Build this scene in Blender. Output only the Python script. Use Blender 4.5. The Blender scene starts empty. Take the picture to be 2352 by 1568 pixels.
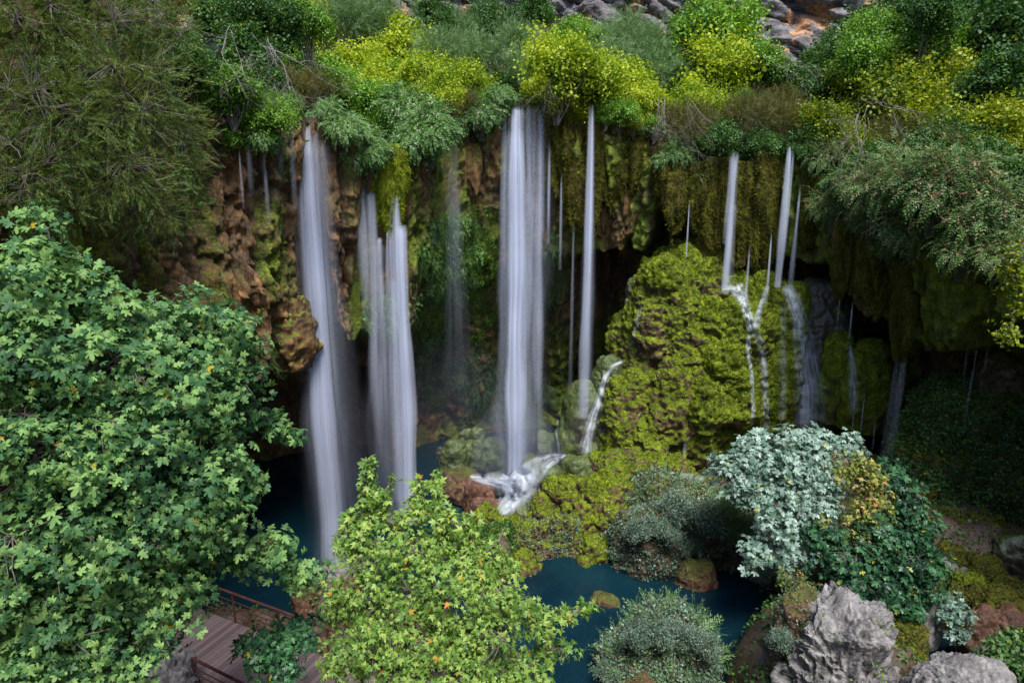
import bpy, math, random
import numpy as np
from mathutils import Vector
from mathutils.bvhtree import BVHTree
random.seed(7); RNG = np.random.default_rng(11)
S = bpy.context.scene
COL = S.collection
# ------------------------------------------------------------------ camera, sky, sun, exposure
CAMZ, PITCH, F = 15.0, math.radians(15), 1568.0
cd = bpy.data.cameras.new('camera'); cam = bpy.data.objects.new('camera', cd); COL.objects.link(cam)
cam.location = (0, 0, CAMZ); cam.rotation_euler = (math.radians(90) - PITCH, 0, 0)
cd.lens = 24.0; cd.sensor_width = 36.0; cd.clip_end = 500; cd.clip_start = 0.1
S.camera = cam
SUN_EL, SUN_AZ = 62, 165          # elevation, direction the light comes from, clockwise from north (+Y)
w = bpy.data.worlds.new('World'); S.world = w; w.use_nodes = True
nt = w.node_tree; bg = nt.nodes['Background']
sk = nt.nodes.new('ShaderNodeTexSky'); sk.sky_type = 'NISHITA'; sk.sun_disc = False
sk.sun_elevation = math.radians(SUN_EL); sk.sun_rotation = math.radians(SUN_AZ)
nt.links.new(sk.outputs[0], bg.inputs[0]); bg.inputs[1].default_value = 0.13
sl = bpy.data.lights.new('sun', 'SUN'); so = bpy.data.objects.new('sun', sl); COL.objects.link(so)
sl.energy = 3.3; sl.angle = math.radians(22); sl.color = (1.0, 0.965, 0.91)
so.rotation_euler = (math.radians(90 - SUN_EL), 0, math.radians(180 - SUN_AZ) + math.pi)
sd = Vector((math.sin(math.radians(SUN_AZ)) * math.cos(math.radians(SUN_EL)), math.cos(math.radians(SUN_AZ)) * math.cos(math.radians(SUN_EL)), math.sin(math.radians(SUN_EL))))
so.rotation_euler = sd.to_track_quat('Z', 'Y').to_euler()
S.view_settings.view_transform = 'Standard'; S.view_settings.look = 'None'; S.view_settings.gamma = 1
S.view_settings.exposure = 0.95
S.cycles.use_denoising = True
S.cycles.max_bounces = 5; S.cycles.diffuse_bounces = 3; S.cycles.glossy_bounces = 2
S.cycles.transparent_max_bounces = 20; S.cycles.transmission_bounces = 3
S.cycles.sample_clamp_indirect = 4

# ------------------------------------------------------------------ picture <-> place helpers (photo measured at 2352 x 1568)
cp, sp_ = math.cos(PITCH), math.sin(PITCH)
def ray(x, y):
    a, b = (x - 1176) / F, (784 - y) / F
    return np.array([a, cp + b * sp_, -sp_ + b * cp])
def at(x, y, Y):
    d = ray(x, y); return np.array([0, 0, CAMZ]) + d * (Y / d[1])
def ground(x, y, z=0.0):
    d = ray(x, y); return np.array([0, 0, CAMZ]) + d * ((z - CAMZ) / d[2])
def proj(P):
    P = np.asarray(P, float); q = P - np.array([0, 0, CAMZ])
    dep = q[..., 1] * cp - q[..., 2] * sp_; up = q[..., 1] * sp_ + q[..., 2] * cp
    return 1176 + F * q[..., 0] / dep, 784 - F * up / dep
# ------------------------------------------------------------------ noise
M32 = np.int64(0xffffffff)
def _hash(ix, iy, iz, s):
    h = (ix * 374761393 + iy * 668265263 + iz * 1274126177 + s * 974634777) & M32
    h = ((h ^ (h >> 13)) * 1103515245) & M32
    h = ((h ^ (h >> 15)) * 668265263) & M32
    return ((h ^ (h >> 16)) & 0xffff) / 65535.0
def vnoise(p, s=0):
    i = np.floor(p).astype(np.int64); f = p - i; f = f * f * (3 - 2 * f)
    r = 0
    for a in (0, 1):
        for b in (0, 1):
            for c in (0, 1):
                wt = (f[:, 0] if a else 1 - f[:, 0]) * (f[:, 1] if b else 1 - f[:, 1]) * (f[:, 2] if c else 1 - f[:, 2])
                r = r + wt * _hash(i[:, 0] + a, i[:, 1] + b, i[:, 2] + c, s)
    return r * 2 - 1
def fbm(p, o=4, s=0, g=0.5):
    r = 0; a = 1; n = 0
    for k in range(o):
        r = r + a * vnoise(p * 2 ** k + 13.7 * k, s + k); n += a; a *= g
    return r / n
def worley(p, s=0, jit=0.9):
    i = np.floor(p).astype(np.int64); f = p - i
    d1 = np.full(len(p), 9.0); d2 = d1.copy()
    for a in (-1, 0, 1):
        for b in (-1, 0, 1):
            for c in (-1, 0, 1):
                X, Y, Z = i[:, 0] + a, i[:, 1] + b, i[:, 2] + c
                d = (a + .5 + jit * (_hash(X, Y, Z, s) - .5) - f[:, 0]) ** 2 + (b + .5 + jit * (_hash(X, Y, Z, s + 7) - .5) - f[:, 1]) ** 2 + (c + .5 + jit * (_hash(X, Y, Z, s + 19) - .5) - f[:, 2]) ** 2
                m = d < d1
                d2 = np.where(m, d1, np.minimum(d2, d)); d1 = np.where(m, d, d1)
    return np.sqrt(d1), np.sqrt(d2)
def ridged(p, o=4, s=0, g=0.55):
    r = 0; a = 1; n = 0
    for k in range(o):
        r = r + a * (1 - 2.4 * np.abs(vnoise(p * 2.1 ** k + 7.3 * k, s + k))); n += a; a *= g
    return r / n
def sstep(a, b, x):
    t = np.clip((x - a) / (b - a), 0, 1); return t * t * (3 - 2 * t)
# ------------------------------------------------------------------ mesh helpers
def mesh_np(name, V, Fc, mat, smooth=True, attrs=None, uv=None):
    V = np.ascontiguousarray(V, dtype=np.float32); Fc = np.ascontiguousarray(Fc, dtype=np.int32)
    me = bpy.data.meshes.new(name); k = Fc.shape[1]; n = len(Fc)
    me.vertices.add(len(V)); me.vertices.foreach_set('co', V.ravel())
    me.loops.add(n * k); me.loops.foreach_set('vertex_index', Fc.ravel())
    me.polygons.add(n); me.polygons.foreach_set('loop_start', np.arange(0, n * k, k, dtype=np.int32))
    me.update(calc_edges=True)
    me.polygons.foreach_set('use_smooth', np.full(n, smooth))
    for an, av in (attrs or {}).items():
        a = me.attributes.new(an, 'FLOAT', 'POINT'); a.data.foreach_set('value', np.ascontiguousarray(av, dtype=np.float32))
    if uv is not None:
        l = me.uv_layers.new(name='UVMap'); l.data.foreach_set('uv', np.ascontiguousarray(uv[Fc.ravel()], dtype=np.float32).ravel())
    for m in (mat if isinstance(mat, (list, tuple)) else [mat]):
        me.materials.append(m)
    return me
def link(name, me, parent=None, loc=None):
    o = bpy.data.objects.new(name, me); COL.objects.link(o)
    if loc is not None: o.location = loc
    if parent is not None: o.parent = parent
    return o
def tag(o, label, cat, group=None, kind=None):
    if label: o['label'] = label
    if cat: o['category'] = cat
    if group: o['group'] = group
    if kind: o['kind'] = kind
    return o
def struct(o):
    o['kind'] = 'structure'; return o
def thing(name, label, cat, loc=(0, 0, 0), group=None, kind=None):
    o = bpy.data.objects.new(name, None); COL.objects.link(o); o.location = loc; o.empty_display_size = .2
    return tag(o, label, cat, group, kind)
def grid_faces(nu, nv, wrap=False):   # vertex index = v * nu + u
    U = nu if wrap else nu - 1
    u, v = np.meshgrid(np.arange(U), np.arange(nv - 1)); u = u.ravel(); v = v.ravel(); u1 = (u + 1) % nu
    return np.stack([v * nu + u, v * nu + u1, (v + 1) * nu + u1, (v + 1) * nu + u], 1)
def vnormals(V, Fc):
    n = np.cross(V[Fc[:, 2]] - V[Fc[:, 0]], V[Fc[:, 3]] - V[Fc[:, 1]])
    N = np.zeros_like(V)
    for k in range(4): np.add.at(N, Fc[:, k], n)
    return N / (np.linalg.norm(N, axis=1, keepdims=True) + 1e-9)
# ------------------------------------------------------------------ materials
def newmat(name):
    m = bpy.data.materials.new(name); m.use_nodes = True; t = m.node_tree; t.nodes.clear()
    return m, t, t.nodes.new('ShaderNodeOutputMaterial')
def nd(t, ty, **kw):
    n = t.nodes.new(ty)
    for k, v in kw.items():
        if k.startswith('i_'): n.inputs[int(k[2:]) if k[2:].isdigit() else k[2:].replace('_', ' ')].default_value = v
        else: setattr(n, k, v)
    return n
def ramp(t, src, stops, interp='LINEAR'):
    r = t.nodes.new('ShaderNodeValToRGB'); r.color_ramp.interpolation = interp
    e = r.color_ramp.elements
    while len(e) < len(stops): e.new(0.5)
    for k, (p, c) in enumerate(stops):
        e[k].position = p; e[k].color = (*c, 1) if len(c) == 3 else c
    t.links.new(src, r.inputs[0]); return r.outputs[0]
def mixc(t, fac, a, b, mode='MIX'):
    m = t.nodes.new('ShaderNodeMix'); m.data_type = 'RGBA'; m.blend_type = mode
    for s, v in ((m.inputs[0], fac), (m.inputs[6], a), (m.inputs[7], b)):
        if hasattr(v, 'links'): t.links.new(v, s)
        else: s.default_value = v if isinstance(v, (int, float)) else ((*v, 1) if len(v) == 3 else v)
    return m.outputs[2]
def math_(t, op, a, b=0.0, c=None, clamp=False):
    m = t.nodes.new('ShaderNodeMath'); m.operation = op; m.use_clamp = clamp
    for k, v in enumerate((a, b) if c is None else (a, b, c)):
        if hasattr(v, 'links'): t.links.new(v, m.inputs[k])
        else: m.inputs[k].default_value = v
    return m.outputs[0]
def noise_(t, scale, detail=4, rough=0.55, vec=None, dist=0.0):
    n = t.nodes.new('ShaderNodeTexNoise'); n.inputs['Scale'].default_value = scale; n.inputs['Detail'].default_value = detail
    n.inputs['Roughness'].default_value = rough; n.inputs['Distortion'].default_value = dist
    if vec is not None: t.links.new(vec, n.inputs['Vector'])
    return n.outputs[0]
def objco(t, scale=(1, 1, 1)):
    c = t.nodes.new('ShaderNodeTexCoord'); m = t.nodes.new('ShaderNodeMapping'); m.inputs['Scale'].default_value = scale
    t.links.new(c.outputs['Object'], m.inputs[0]); return m.outputs[0]

def rock_mat(name, rock, moss, rough=0.85, wet=0.0, bump=0.5, stretch=(1, 1, .45), fine=9, mossbump=14, streak=False):
    """rock colours (dark, mid, light), moss colours (dark, mid, bright); attribute 'moss' says where moss grows"""
    m, t, out = newmat(name)
    co = objco(t, stretch); co2 = objco(t)
    n1 = noise_(t, 1.3, 5, .6, co, .6); n2 = noise_(t, fine, 5, .65, co)
    nn = math_(t, 'ADD', math_(t, 'MULTIPLY', n1, .55), math_(t, 'MULTIPLY', n2, .45))
    rc = ramp(t, nn, [(.36, rock[0]), (.5, rock[1]), (.63, rock[2])])
    m1 = noise_(t, 2.1, 4, .6, co2); m2 = noise_(t, 16, 4, .7, co2)
    mm = math_(t, 'ADD', math_(t, 'MULTIPLY', m1, .5), math_(t, 'MULTIPLY', m2, .5))
    mc = ramp(t, mm, [(.36, moss[0]), (.5, moss[1]), (.64, moss[2])])
    at_ = nd(t, 'ShaderNodeAttribute', attribute_name='moss')
    k = math_(t, 'ADD', at_.outputs['Fac'], math_(t, 'MULTIPLY', math_(t, 'SUBTRACT', noise_(t, 7, 5, .7, co2), .5), 1.1))
    fac = nd(t, 'ShaderNodeMapRange', interpolation_type='SMOOTHSTEP'); t.links.new(k, fac.inputs[0]); fac.inputs[1].default_value = .38; fac.inputs[2].default_value = .62
    if streak:
        sn = noise_(t, 1.6, 4, .65, objco(t, (1, 1, .14)), .5)
        rc = mixc(t, 1.0, rc, ramp(t, sn, [(.3, (.35, .36, .34)), (.45, (.9, .85, .7)), (.55, (1.25, 1.0, .72)), (.7, (.6, .7, .4))]), 'MULTIPLY')
    col = mixc(t, fac.outputs[0], rc, mc)
    b = nd(t, 'ShaderNodeBsdfPrincipled'); t.links.new(col, b.inputs['Base Color'])
    b.inputs['Roughness'].default_value = rough; b.inputs['Specular IOR Level'].default_value = .3 + wet
    if wet:
        rr = math_(t, 'SUBTRACT', 1.0, math_(t, 'MULTIPLY', math_(t, 'SUBTRACT', 1.0, fac.outputs[0]), wet)); t.links.new(math_(t, 'MULTIPLY', rr, rough), b.inputs['Roughness'])
    h = math_(t, 'ADD', math_(t, 'MULTIPLY', n2, .5), math_(t, 'MULTIPLY', noise_(t, 34, 3, .7, co), .35))
    vo = nd(t, 'ShaderNodeTexVoronoi'); vo.inputs['Scale'].default_value = mossbump; t.links.new(objco(t, (1, 1, .8 if stretch[2] > .2 else .22)), vo.inputs['Vector'])
    h2 = math_(t, 'ADD', h, math_(t, 'MULTIPLY', math_(t, 'MULTIPLY', vo.outputs[0], -.5), fac.outputs[0]))
    bp = nd(t, 'ShaderNodeBump'); bp.inputs['Strength'].default_value = bump; bp.inputs['Distance'].default_value = .12
    t.links.new(h2, bp.inputs['Height']); t.links.new(bp.outputs[0], b.inputs['Normal'])
    t.links.new(b.outputs[0], out.inputs[0]); return m

def leaf_mat(name, cols, trans=.3, rough=.5, accent=None, accfrac=.04, spec=.35, clump=.7):
    """cols: dark, mid, light leaf colours varying from leaf to leaf and clump to clump"""
    m, t, out = newmat(name)
    g = nd(t, 'ShaderNodeNewGeometry'); oi = nd(t, 'ShaderNodeObjectInfo')
    rnd = g.outputs['Random Per Island']
    n = noise_(t, clump, 2, .5, objco(t))
    mixv = math_(t, 'ADD', math_(t, 'MULTIPLY', rnd, .55), math_(t, 'MULTIPLY', n, .55))
    mixv = math_(t, 'ADD', mixv, math_(t, 'MULTIPLY', math_(t, 'SUBTRACT', oi.outputs['Random'], .5), .18))
    c = ramp(t, mixv, [(.28, cols[0]), (.55, cols[1]), (.82, cols[2])])
    if accent:
        r2 = math_(t, 'FRACT', math_(t, 'MULTIPLY', rnd, 37.7))
        c = mixc(t, math_(t, 'LESS_THAN', r2, accfrac), c, accent)
    b = nd(t, 'ShaderNodeBsdfPrincipled'); t.links.new(c, b.inputs['Base Color']); b.inputs['Roughness'].default_value = rough; b.inputs['Specular IOR Level'].default_value = spec
    tr = nd(t, 'ShaderNodeBsdfTranslucent'); t.links.new(mixc(t, 1.0, c, (1.25, 1.2, .6), 'MULTIPLY'), tr.inputs[0])
    mx = nd(t, 'ShaderNodeMixShader'); mx.inputs[0].default_value = trans
    t.links.new(b.outputs[0], mx.inputs[1]); t.links.new(tr.outputs[0], mx.inputs[2]); t.links.new(mx.outputs[0], out.inputs[0])
    return m
def plain_mat(name, c1, c2, scale=8, rough=.8, bump=.3, stretch=(1, 1, 1), spec=.3, metal=0):
    m, t, out = newmat(name); co = objco(t, stretch); n = noise_(t, scale, 5, .65, co)
    b = nd(t, 'ShaderNodeBsdfPrincipled'); t.links.new(ramp(t, n, [(.35, c1), (.65, c2)]), b.inputs['Base Color'])
    b.inputs['Roughness'].default_value = rough; b.inputs['Specular IOR Level'].default_value = spec; b.inputs['Metallic'].default_value = metal
    bp = nd(t, 'ShaderNodeBump'); bp.inputs['Strength'].default_value = bump; bp.inputs['Distance'].default_value = .05
    t.links.new(n, bp.inputs['Height']); t.links.new(bp.outputs[0], b.inputs['Normal']); t.links.new(b.outputs[0], out.inputs[0]); return m

MOSS = ((.03, .045, .004), (.11, .15, .008), (.26, .33, .014))
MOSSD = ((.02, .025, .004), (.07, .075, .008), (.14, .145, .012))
M_cliff = rock_mat('tufa_cliff', ((.014, .01, .007), (.11, .066, .03), (.30, .18, .085)), MOSS, wet=.25, bump=.8, streak=True, stretch=(1, 1, .6), fine=12)
M_moss = rock_mat('mossy_tufa', ((.02, .014, .01), (.10, .066, .036), (.27, .18, .10)), MOSS, bump=.8)
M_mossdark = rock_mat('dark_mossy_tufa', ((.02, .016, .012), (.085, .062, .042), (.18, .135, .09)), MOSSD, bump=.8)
M_hang = rock_mat('hanging_moss', ((.05, .03, .012), (.13, .075, .03), (.22, .13, .05)), ((.022, .024, .004), (.062, .062, .006), (.14, .135, .011)), stretch=(1, 1, .12), bump=.8, mossbump=18)
M_tongue = rock_mat('bright_moss', ((.05, .05, .012), (.1, .10, .02), (.2, .18, .03)), ((.06, .08, .004), (.16, .2, .008), (.27, .3, .012)), stretch=(1, 1, .12), bump=.6)
M_wetmoss = rock_mat('wet_algae_rock', ((.016, .015, .012), (.045, .04, .03), (.10, .09, .06)), ((.018, .032, .008), (.055, .08, .018), (.125, .15, .04)), rough=.55, wet=.3, bump=.4)
M_grey = rock_mat('grey_limestone', ((.05, .047, .047), (.19, .18, .18), (.4, .38, .38)), MOSSD, bump=1.0, stretch=(1, 1, .7), fine=6)
M_red = rock_mat('red_brown_rock', ((.035, .016, .01), (.13, .06, .035), (.26, .14, .085)), MOSSD, rough=.6, wet=.3, bump=.9)
M_ground = rock_mat('wet_ground', ((.02, .014, .01), (.07, .045, .03), (.14, .09, .06)), MOSSD, rough=.7, wet=.3, bump=.6)
M_hill = rock_mat('hillside_soil', ((.02, .018, .01), (.05, .04, .02), (.10, .08, .05)), ((.015, .02, .006), (.03, .045, .012), (.06, .08, .02)), bump=.6)
M_bark = plain_mat('bark', (.06, .05, .042), (.18, .155, .135), 14, stretch=(1, 1, .3))
M_twig = plain_mat('dry_twig', (.12, .10, .09), (.32, .29, .28), 14)
M_grass = plain_mat('dry_grass', (.16, .12, .09), (.42, .36, .30), 3)

# upper limestone cliff: slanted strata, grey with orange faces
def upper_mat():
    m, t, out = newmat('strata_limestone')
    c = t.nodes.new('ShaderNodeTexCoord'); mp = nd(t, 'ShaderNodeMapping'); mp.inputs['Rotation'].default_value = (0, math.radians(38), 0); mp.inputs['Scale'].default_value = (.3, .6, 1.5)
    t.links.new(c.outputs['Object'], mp.inputs[0])
    n1 = noise_(t, 1.2, 6, .65, mp.outputs[0], .4); n2 = noise_(t, .55, 4, .6, objco(t), .3); n3 = noise_(t, 5, 5, .7, objco(t))
    g = ramp(t, math_(t, 'ADD', math_(t, 'MULTIPLY', n1, .6), math_(t, 'MULTIPLY', n3, .4)), [(.36, (.03, .028, .03)), (.5, (.12, .11, .115)), (.66, (.3, .28, .28))])
    o = ramp(t, n3, [(.3, (.28, .13, .06)), (.7, (.55, .3, .15))])
    msk = ramp(t, n2, [(.56, (0, 0, 0)), (.61, (1, 1, 1))])
    b = nd(t, 'ShaderNodeBsdfPrincipled'); t.links.new(mixc(t, msk, g, o), b.inputs['Base Color']); b.inputs['Roughness'].default_value = .9
    bp = nd(t, 'ShaderNodeBump'); bp.inputs['Strength'].default_value = .9; bp.inputs['Distance'].default_value = .3; t.links.new(n1, bp.inputs['Height']); t.links.new(bp.outputs[0], b.inputs['Normal'])
    t.links.new(b.outputs[0], out.inputs[0]); return m
M_upper = upper_mat()
def pool_mat():
    m, t, out = newmat('pool_water')
    b = nd(t, 'ShaderNodeBsdfPrincipled'); b.inputs['Roughness'].default_value = .12; b.inputs['IOR'].default_value = 1.33
    n = noise_(t, .25, 3, .5, objco(t))
    t.links.new(ramp(t, n, [(.3, (.003, .015, .028)), (.7, (.006, .033, .048))]), b.inputs['Base Color'])
    bp = nd(t, 'ShaderNodeBump'); bp.inputs['Strength'].default_value = .6; bp.inputs['Distance'].default_value = .12; t.links.new(noise_(t, 1.3, 2, .5, objco(t)), bp.inputs['Height']); t.links.new(bp.outputs[0], b.inputs['Normal'])
    tr = nd(t, 'ShaderNodeBsdfTransparent'); tr.inputs[0].default_value = (.1, .42, .5, 1)
    mx = nd(t, 'ShaderNodeMixShader'); mx.inputs[0].default_value = .72
    t.links.new(tr.outputs[0], mx.inputs[1]); t.links.new(b.outputs[0], mx.inputs[2]); t.links.new(mx.outputs[0], out.inputs[0]); return m
M_pool = pool_mat()
def fall_mat(name, streak=1.0, base=(.76, .82, 1.0), us=9.0):
    m, t, out = newmat(name)
    uv = nd(t, 'ShaderNodeTexCoord'); mp = nd(t, 'ShaderNodeMapping'); mp.inputs['Scale'].default_value = (us, .35, 1); t.links.new(uv.outputs['UV'], mp.inputs[0])
    oi = nd(t, 'ShaderNodeObjectInfo'); cb = nd(t, 'ShaderNodeCombineXYZ'); t.links.new(math_(t, 'MULTIPLY', oi.outputs['Random'], 50), cb.inputs[2]); t.links.new(cb.outputs[0], mp.inputs['Location'])
    n = noise_(t, 1.0, 3, .6, mp.outputs[0])
    st = nd(t, 'ShaderNodeMapRange'); t.links.new(n, st.inputs[0]); st.inputs[1].default_value = .32; st.inputs[2].default_value = .68; st.inputs[3].default_value = 1 - streak; st.inputs[4].default_value = 1.0
    a = nd(t, 'ShaderNodeAttribute', attribute_name='alpha')
    al = math_(t, 'MULTIPLY', a.outputs['Fac'], st.outputs[0], clamp=True)
    d = nd(t, 'ShaderNodeBsdfDiffuse'); d.inputs[0].default_value = (*base, 1); tl = nd(t, 'ShaderNodeBsdfTranslucent'); tl.inputs[0].default_value = (*base, 1)
    m1 = nd(t, 'ShaderNodeMixShader'); m1.inputs[0].default_value = .45; t.links.new(d.outputs[0], m1.inputs[1]); t.links.new(tl.outputs[0], m1.inputs[2])
    tr = nd(t, 'ShaderNodeBsdfTransparent'); mx = nd(t, 'ShaderNodeMixShader'); t.links.new(al, mx.inputs[0]); t.links.new(tr.outputs[0], mx.inputs[1]); t.links.new(m1.outputs[0], mx.inputs[2])
    t.links.new(mx.outputs[0], out.inputs[0]); return m
M_fall = fall_mat('falling_water', .6, us=7.0)
M_veil = fall_mat('water_veil', .7, us=4)
M_white = fall_mat('white_water', .55, us=7, base=(.82, .88, 1.0))

# ------------------------------------------------------------------ cliff: a curved tufa wall round the pool with undercut caves
CX, CY = 1.0, 15.0
def _lips():
    pts = [(np.array([-9.0, -8.0, 16.0])), np.array([-10.6, 0.0, 17.0]), np.array([-11, 7.0, 18.0])]
    for x, y, Y in [(0, -60, 13), (150, -50, 15.5), (300, 20, 18), (400, 120, 19.5), (480, 220, 20.5), (560, 320, 22), (640, 290, 23.2), (700, 270, 24), (760, 285, 25), (800, 330, 25.5), (870, 385, 26.5), (940, 350, 27.5), (1040, 262, 29.5),
                    (1150, 240, 30.5), (1250, 240, 31), (1350, 265, 31), (1500, 310, 31), (1650, 350, 31), (1820, 345, 30.5), (1900, 380, 29.5), (2000, 430, 27.5), (2150, 470, 25), (2352, 540, 22)]:
        pts.append(at(x, y, Y))
    pts += [np.array([17.5, 17.0, 13.0]), np.array([17.5, 9.0, 14.0]), np.array([15, 0.0, 15.0]), np.array([13.0, -8, 15.0])]
    return np.array(pts)
LP = _lips()
ph = np.unwrap(np.arctan2(LP[:, 1] - CY, LP[:, 0] - CX))
PH = ph; RR = np.hypot(LP[:, 0] - CX, LP[:, 1] - CY); ZL = LP[:, 2]
o_ = np.argsort(PH); PH, RR, ZL = PH[o_], RR[o_], ZL[o_]
def lipR(f): return np.interp(f, PH, RR)
def lipZ(f): return np.interp(f, PH, ZL)
EDGE = np.array([(-400, 800, 2), (0, 900, 2), (300, 900, 3), (540, 885, 7), (600, 872, 8), (650, 850, 9), (690, 815, 8), (720, 770, 7), (745, 735, 7), (780, 735, 7), (805, 765, 5), (850, 775, 4.5), (900, 780, 4), (940, 760, 3), (960, 690, 1.2),
                 (1010, 660, 1.2), (1060, 690, .9), (1120, 640, .8), (1250, 600, 1.0), (1310, 600, 1.6), (1360, 585, 3), (1400, 560, 6), (1480, 555, 7), (1510, 480, 7), (1560, 470, 7), (1640, 500, 6), (1850, 590, 6), (1950, 600, 6),
                 (1970, 700, 4), (2050, 730, 4), (2085, 740, 4), (2110, 800, 4), (2190, 800, 4), (2230, 740, 5), (2352, 725, 5), (2800, 700, 4)], float)
nphi, nz = 1150, 300
phi = np.linspace(PH[0], PH[-1], nphi)
# denser sampling across the middle of the view
tt = np.linspace(0, 1, nz)
PHI, T = np.meshgrid(phi, tt)
PHI = PHI.ravel(); T = T.ravel()
Rn = lipR(PHI); Zt = lipZ(PHI); Zz = -2.5 + (Zt + 2.5) * T
nom = np.stack([CX + Rn * np.cos(PHI), CY + Rn * np.sin(PHI), Zz], 1)
px, py = proj(nom)
px = np.where(nom[:, 1] < 9, np.where(nom[:, 0] < 0, -300, 2700), px); py = np.where(nom[:, 1] < 9, 400, py)
eb = np.interp(px, EDGE[:, 0], EDGE[:, 1]); ed = np.interp(px, EDGE[:, 0], EDGE[:, 2])
jag = 16 * vnoise(np.stack([px / 14, py * 0, py * 0], 1), 3) + 14 * vnoise(np.stack([px / 45, py * 0, py * 0], 1), 5)
inset = ed * sstep(0, 26, py - (eb + jag))
# behind the second fall a deeper slot to the pool
inset += 4.5 * sstep(0, 25, py - (905 + jag)) * sstep(520, 600, px) * (1 - sstep(930, 970, px))
inset += 4.2 * sstep(930, 980, px) * (1 - sstep(1330, 1420, px)) * (1 - sstep(.5, 13.0, Zz))
q = nom.copy(); arc = PHI * 16
cyl = np.stack([arc, Zz, px * 0], 1)
ridge = fbm(np.stack([arc * .9, Zz * .22, px * 0], 1), 3, 21)
fine = fbm(nom * 3.2, 4, 51)
warp = .5 * fbm(nom * .7, 3, 55)
vr = ridged(np.stack([arc * .95 + warp * 1.5, Zz * .16 + warp, px * 0], 1), 3, 22)
vr2 = ridged(np.stack([arc * 2.6 + warp * 2, Zz * .42 + warp, inset * .5], 1), 4, 24)
vr3 = ridged(np.stack([arc * 6.5 + warp * 3, Zz * 1.7 + warp, inset], 1), 3, 25)
pk1, pk2 = worley(np.stack([arc * .8, Zz * .45, inset * .3], 1) + .5 * fbm(nom * .8, 3, 8)[:, None], 31)
disp = -.6 * ridge - .3 * fine - .5 * vr - .36 * vr2 - .13 * vr3 + .7 * (1 - sstep(.0, .25, pk1))
big = fbm(np.stack([arc * .28, Zz * .2, px * 0], 1), 2, 61)
disp += -.9 * big
fm = np.zeros(len(px))
for fx, fw in ((710, 45), (870, 65), (1200, 60), (1357, 22), (1036, 25)): fm = np.maximum(fm, 1 - sstep(.6, 1.3, np.abs(px - fx) / fw))
disp = np.where(disp < .1, disp * (1 - fm) + fm * (.1 + .15 * disp), disp)
over = -1.0 * sstep(.55, 1, T) + .5
capm = sstep(.985, 1.0, T)
R = Rn + inset + (disp + over) * (1 - .0 * capm)
V = np.stack([CX + R * np.cos(PHI), CY + R * np.sin(PHI), Zz + .25 * fbm(nom * 1.5 + 9, 3, 71)], 1)
greens = [(1030, 580, 95, 130, .75), (1100, 620, 70, 150, .7), (650, 800, 40, 70, .7), (1400, 380, 150, 110, .8), (1750, 480, 260, 180, .9), (2200, 650, 260, 220, .85), (900, 720, 60, 60, .6), (1270, 620, 50, 160, .5), (1000, 420, 60, 60, .35),
          (1200, 760, 260, 200, .25), (1340, 800, 60, 200, .35), (2200, 1050, 220, 250, .55), (560, 660, 60, 180, .25)]
mo = .34 + .6 * fbm(nom * np.array([.9, .9, .35]), 3, 81) + .1 * sstep(750, 950, px)
for gx, gy, gw, gh, ga in greens:
    mo = np.maximum(mo, ga * np.exp(-((px - gx) / gw) ** 2 * .8 - ((py - gy) / gh) ** 2 * .8) + .25 * fbm(nom * 1.4, 3, 82))
CF = grid_faces(nphi, nz)[:, ::-1]
cliff = struct(link('cliff', mesh_np('cliff', V, CF, M_cliff, attrs={'moss': mo})))
BV = BVHTree.FromPolygons(V[::1].tolist(), CF.tolist())
# hillside above the lip, then the upper limestone cliff
nph2, nd2 = 420, 90
phi2 = np.linspace(PH[0], PH[-1], nph2); dd = np.linspace(0, 1, nd2)
P2, D2 = np.meshgrid(phi2, dd); P2 = P2.ravel(); D2 = D2.ravel()
dist = D2 * 18 - .45; zl = lipZ(P2)
hz = zl + (20.6 - zl) * D2 - .15
nom2 = np.stack([CX + (lipR(P2) + dist) * np.cos(P2), CY + (lipR(P2) + dist) * np.sin(P2), hz], 1)
nz2 = fbm(nom2 * .5, 4, 91); nom2[:, 2] += nz2 * .8 * sstep(0, .1, D2)
HF = grid_faces(nph2, nd2)[:, ::-1]
hill = struct(link('hillside', mesh_np('hillside', nom2, HF, M_hill, attrs={'moss': .5 + .4 * nz2})))
BH = BVHTree.FromPolygons(nom2.tolist(), HF.tolist())
nph3, nz3 = 700, 150
P3, Z3 = np.meshgrid(np.linspace(PH[0], PH[-1], nph3), np.linspace(0, 1, nz3)); P3 = P3.ravel(); Z3 = Z3.ravel()
R3 = lipR(P3) + 15.2 + 5 * Z3; z3 = 18.5 + 18 * Z3
n3 = np.stack([CX + R3 * np.cos(P3), CY + R3 * np.sin(P3), z3], 1)
rot = np.stack([n3[:, 0] * .8 - n3[:, 2] * .6, n3[:, 1], n3[:, 0] * .6 + n3[:, 2] * .8], 1)
f1, f2 = worley(np.stack([rot[:, 0] * .35, rot[:, 1] * .35, rot[:, 2] * .9], 1), 101)
g1, g2 = worley(np.stack([rot[:, 0] * .9, rot[:, 1] * .9, rot[:, 2] * 2.2], 1), 102)
dr = -1.1 * ridged(rot * np.array([.22, .3, .8]), 4, 105) + .9 * (f1 - .4) + .6 * (g1 - .4) + .8 * (1 - sstep(0, .12, f2 - f1)) + .8 * fbm(n3 * .6, 4, 103) + 1.5 * fbm(n3 * .15, 2, 104)
n3[:, 0] += dr * np.cos(P3); n3[:, 1] += dr * np.sin(P3)
struct(link('upper_cliff', mesh_np('upper_cliff', n3, grid_faces(nph3, nz3)[:, ::-1], M_upper)))

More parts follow.
